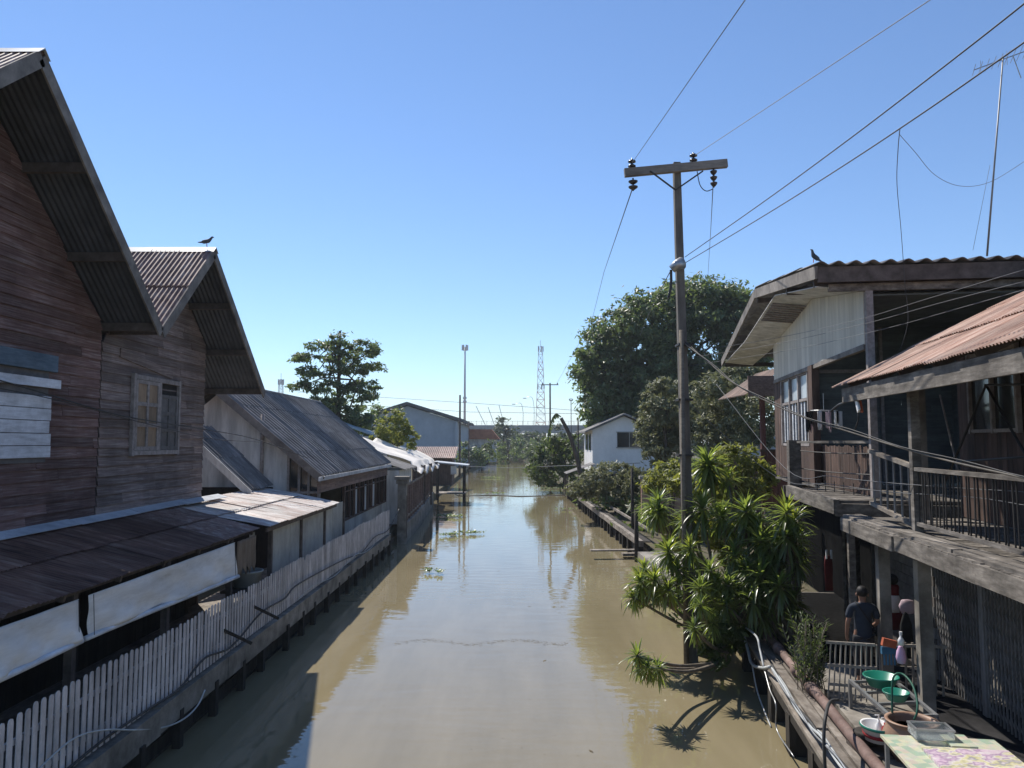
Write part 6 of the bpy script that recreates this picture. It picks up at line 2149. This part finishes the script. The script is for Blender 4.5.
PO = V((6.42, 14.35, .9))
pa = math.radians(12)        # body heading: away from the camera, slightly right
def B(x, y, z):              # x right, y forward
    return PO + V((x * math.cos(pa) + y * math.sin(pa), -x * math.sin(pa) + y * math.cos(pa), z))


t = thing('person', 'person in a navy shirt with a dark bag strap, walking away behind the bamboo gate', 'person', PO)
J = [(B(0, 0, .95), (.15, .115)), (B(0, .01, 1.1), (.14, .105)), (B(0, .0, 1.28), (.155, .11)), (B(0, -.02, 1.4), (.12, .085)), (B(0, .0, 1.48), .052), (B(0, .01, 1.56), (.075, .085)), (B(0, .02, 1.65), (.076, .09)),
     (B(-.19, 0, 1.38), .055), (B(-.27, -.04, 1.12), .043), (B(-.28, .04, .88), .032), (B(-.275, .07, .8), (.034, .02)),
     (B(.19, 0, 1.38), .055), (B(.26, .03, 1.12), .043), (B(.2, .22, 1.0), .032), (B(.17, .29, .99), (.034, .02)),
     (B(-.1, 0, .86), .09), (B(-.1, .05, .48), .062), (B(-.1, -.06, .09), .042), (B(-.11, .1, .035), (.04, .03)),
     (B(.1, 0, .86), .09), (B(.1, .12, .49), .062), (B(.1, .14, .09), .042), (B(.11, .3, .035), (.04, .03))]
# fingers
for sgn, base, dirf, off in ((-1, 10, V((0, .25, -1)), None), (1, 14, V((-.3, 1, -.3)), None)):
    pass
E = [(0, 1), (1, 2), (2, 3), (3, 4), (4, 5), (5, 6), (3, 7), (7, 8), (8, 9), (9, 10), (3, 11), (11, 12), (12, 13), (13, 14), (0, 15), (15, 16), (16, 17), (17, 18), (0, 19), (19, 20), (20, 21), (21, 22)]
for hb, fx, fy, sx in ((10, V((0, .018, 0)), V((.006, .012, -.034)), -1), (14, V((.0, 0, .018)), V((-.012, .03, -.012)), 1)):
    h0 = J[hb][0]
    fd = (B(fy.x, fy.y, fy.z) - PO)
    fxw = (B(fx.x, fx.y, fx.z) - PO)
    for k, ln in enumerate((.9, 1.05, 1.0, .8)):
        a = h0 + fxw * (k - 1.5) + fd * .6
        b = a + fd * ln
        c = b + fd * (.75 * ln) + V((0, 0, -.004)) + (B(-sx * .01, 0, 0) - PO)
        n0 = len(J)
        J += [(a, .0095), (b, .009), (c, .0075)]
        E += [(hb, n0), (n0, n0 + 1), (n0 + 1, n0 + 2)]
    a = h0 + fxw * -2.0 + (B(-sx * .02, 0, 0) - PO)
    b = a + fd * .8 + fxw * -.5
    n0 = len(J)
    J += [(a, .011), (b, .009)]
    E += [(hb, n0), (n0, n0 + 1)]
skin_mesh(J, E, 0).build('body', M['skin'], t, True)
S = [(B(0, 0, .7), (.185, .14)), (B(0, .01, 1.08), (.17, .13)), (B(0, .0, 1.28), (.178, .128)), (B(0, -.02, 1.41), (.13, .095)), (B(0, 0, 1.45), .07),
     (B(-.2, 0, 1.38), .075), (B(-.265, -.03, 1.17), .066), (B(.2, 0, 1.38), .075), (B(.255, .025, 1.17), .066)]
skin_mesh(S, [(0, 1), (1, 2), (2, 3), (3, 4), (3, 5), (5, 6), (3, 7), (7, 8)], 0).build('shirt', M['shirt'], t, True)
S = [(B(0, 0, 1.0), (.16, .12)), (B(-.1, 0, .82), .105), (B(-.1, .05, .48), .08), (B(-.1, -.05, .15), .065), (B(.1, 0, .82), .105), (B(.1, .12, .49), .08), (B(.1, .14, .15), .065)]
skin_mesh(S, [(0, 1), (1, 2), (2, 3), (0, 4), (4, 5), (5, 6)], 0).build('trousers', M['trousers'], t, True)
hd = B(0, .0, 1.655)
mb = MB(); mb.ico(hd + Z * .012, .106, .92, 1.06, 1.0, 18, 12)
mb.build('hair', M['hair'], t, True)
mb = MB()
f = B(0, .118, 1.6)
mb.ico(B(0, .105, 1.6), .016, .8, 1, 1.4)
mb.build('nose', M['skin'], t, True)
mb = MB(); mb.ico(B(-.032, .095, 1.625), .012); mb.ico(B(.032, .095, 1.625), .012); mb.build('eyes', M['black_cloth'], t, True)
mb = MB(); mb.ico(B(0, .098, 1.565), .02, 1, .4, .4); mb.build('mouth', M['red_cloth'], t, True)
mb = MB(); mb.ico(B(-.1, .0, 1.61), .024, .5, 1, 1.4); mb.ico(B(.1, .0, 1.61), .024, .5, 1, 1.4); mb.build('ears', M['skin'], t, True)
mb = MB()
mb.tube(smooth_path([B(-.12, .03, 1.47), B(-.1, -.1, 1.44), B(.02, -.155, 1.25), B(.15, -.14, 1.05), B(.2, -.02, .97)]), .014, 6)
mb.build('bag_strap', M['black_cloth'], t, True)

# ------------------------------------------------------------------ antenna, birds
t = thing('antenna_mast', 'tall thin mast with a horizontal comb antenna on the roof at the right edge', 'antenna', atY(987, 252, 16.6))
a, b = atY(987, 256, 16.6), atY(1003, 58, 16.6)
MB().tube([a, b], .022, 8, .016).build('mast', M['grey_metal'], t, True)
mb = MB()
y0, y1 = atY(974, 70, 16.4), atY(1045, 44, 17.0)
mb.tube([y0, y1], .012, 6)
for k in range(12):
    p = y0.lerp(y1, k / 11)
    l = .16 + .014 * k
    mb.tube([p + V((-.35 * l, -l, .05)), p + V((.35 * l, l, -.05))], .006, 5)
    if k % 4 == 1:
        mb.tube([p + V((0, 0, -.16)), p + V((0, 0, .16))], .006, 5)
mb.tube([atY(1013, 56, 16.7), atY(1021, 78, 16.7)], .012, 5)
mb.build('yagi', M['steel'], t)


def bird(label, c, ang, s=1.0, tilt=0.0):
    t = thing('pigeon', label, 'bird', c)
    t['group'] = 'pigeons on the roofs'
    ca, sa = math.cos(ang), math.sin(ang)
    def q(x, z):
        x2, z2 = x * math.cos(tilt) - z * math.sin(tilt), x * math.sin(tilt) + z * math.cos(tilt)
        return c + V((x2 * ca, x2 * sa, z2 + .1)) * s
    skin_mesh([(q(-.2, -.005), (.022, .008)), (q(-.12, .0), (.035, .022)), (q(-.03, .02), (.06, .055)), (q(.05, .04), (.058, .055)), (q(.1, .1), .03), (q(.125, .14), .032), (q(.15, .138), .014), (q(.172, .13), .005)],
              [(0, 1), (1, 2), (2, 3), (3, 4), (4, 5), (5, 6), (6, 7)], 2).build('body', M['pigeon'], t, True)
    mb = MB()
    n_ = V((-sa, ca, 0))
    for s_ in (-1, 1):
        b_ = q(.01, -.03) + n_ * (.025 * s_ * s)
        mb.tube([b_, V((b_.x, b_.y, c.z))], .006 * s, 5)
    mb.build('legs', M['orange'], t)


p = atY(207, 250, 19.2)
bird('dark pigeon perched on the ridge of the second plank house', V((-7.62, AP2[0], AP2[1] + .06)), math.radians(12), 1.05)
c = R(SR_ + .05, 17.75, zroof(17.75) + .06)
bird('dark pigeon perched on the canal end of the wavy cement roof', c, math.radians(165), 1.0, .5)

# ------------------------------------------------------------------ floating plants and debris
def hyacinth(px, py, n, rx, ry, label):
    c = atZ(px, py, .02)
    mb = MB()
    for k in range(int(n * .8)):
        a, rr = rnd.uniform(0, 2 * PI), rnd.random() ** .8
        p = c + V((math.cos(a) * rr * rx, math.sin(a) * rr * ry, 0))
        for q in range(7):
            a2 = rnd.uniform(0, 2 * PI)
            d = V((math.cos(a2) * .5, math.sin(a2) * .5, rnd.uniform(.5, 1.2))).normalized()
            h = rnd.uniform(.06, .18)
            e = p + d * h
            x = V((-math.sin(a2), math.cos(a2), 0))
            y = (d + V((math.cos(a2), math.sin(a2), -.2))).normalized()
            s_ = rnd.uniform(.035, .07)
            mb.add([p, e + x * .004, e - x * .004], [(0, 1, 2)])
            mb.add([e, e + x * s_ + y * s_, e + y * s_ * 2.1, e - x * s_ + y * s_], [(0, 1, 2, 3)])
    o = mb.build('water_hyacinth', LF['hyacinth'], None, loc=c)
    tag(o, label, 'water plant', 'water hyacinth rafts')


for px, py, n, rx, ry, lab in ((452, 517, 60, 1.2, .9, 'wide raft of water hyacinth below the dock'), (470, 534, 34, 1.0, .45, 'raft of water hyacinth with tall leaves, second nearest on the left'),
                               (449, 536, 26, .5, .4, 'small hyacinth clump left of the tall leaved raft'), (430, 573, 12, .35, .3, 'small lone hyacinth clump nearest the camera on the left'), (440, 574, 6, .2, .2, 'tiny hyacinth tuft right of the lone nearest clump'),
                               (491, 478, 60, 2.0, 1.0, 'far hyacinth raft in mid canal before the bend'), (496, 494, 40, 1.1, .8, 'hyacinth clump on the floating pipe'),
                               (588, 506, 40, 1.6, .5, 'hyacinth fringe along the far right bank'), (551, 489, 60, 3.2, .9, 'long hyacinth fringe at the foot of the mango bush'), (682, 604, 50, 1.1, .35, 'bright weed fringe in the water below the dracaenas'), (565, 510, 10, .8, .3, 'few loose hyacinth leaves in mid water right of the canal middle')):
    hyacinth(px, py, n, rx, ry, lab)
mb = MB()
for k in range(420):
    x = rnd.uniform(395, 568)
    p = atZ(x, 642 + 2.2 * math.sin(x * .07) + rnd.gauss(0, 1.0), .006)
    s_ = rnd.uniform(.006, .022)
    a = rnd.uniform(0, 3.1)
    mb.add([p + V((math.cos(a), math.sin(a), 0)) * s_ * 2, p + V((-math.sin(a), math.cos(a), 0)) * s_ * .5, p - V((math.cos(a), math.sin(a), 0)) * s_ * 2, p + V((math.sin(a), -math.cos(a), .002)) * s_ * .5], [(0, 1, 2, 3)])
for k in range(150):
    p = atZ(rnd.gauss(520, 80), 470 + 290 * rnd.random() ** 1.3, .006)
    if abs(p.x) > 4.6:
        continue
    s_ = rnd.uniform(.005, .012) * (4 if rnd.random() < .07 else 1)
    a = rnd.uniform(0, 3.1)
    mb.add([p + V((math.cos(a), math.sin(a), 0)) * s_ * 2, p + V((-math.sin(a), math.cos(a), 0)) * s_ * .6, p - V((math.cos(a), math.sin(a), 0)) * s_ * 2, p + V((math.sin(a), -math.cos(a), .003)) * s_ * .6], [(0, 1, 2, 3)])
tag(mb.build('floating_debris', M['debris'], None), 'scattered leaf bits and a thin drift line floating on the muddy water', 'debris', kind='stuff')

# ------------------------------------------------------------------ haze: one closed box of even air
m = bpy.data.materials.new('thin_haze')
m.use_nodes = True
nt = m.node_tree
nt.nodes.remove(nt.nodes['Principled BSDF'])
pv = nt.nodes.new('ShaderNodeVolumePrincipled')
pv.inputs['Color'].default_value = (0.82, 0.9, 1.0, 1)
pv.inputs['Density'].default_value = 0.0003
pv.inputs['Anisotropy'].default_value = 0.2
nt.links.new(pv.outputs['Volume'], nt.nodes['Material Output'].inputs['Volume'])
mb = MB()
mb.box((0, 1510, 28.25), (6100, 3960, 60.5))
tag(mb.build('haze', m, None), kind='stuff')
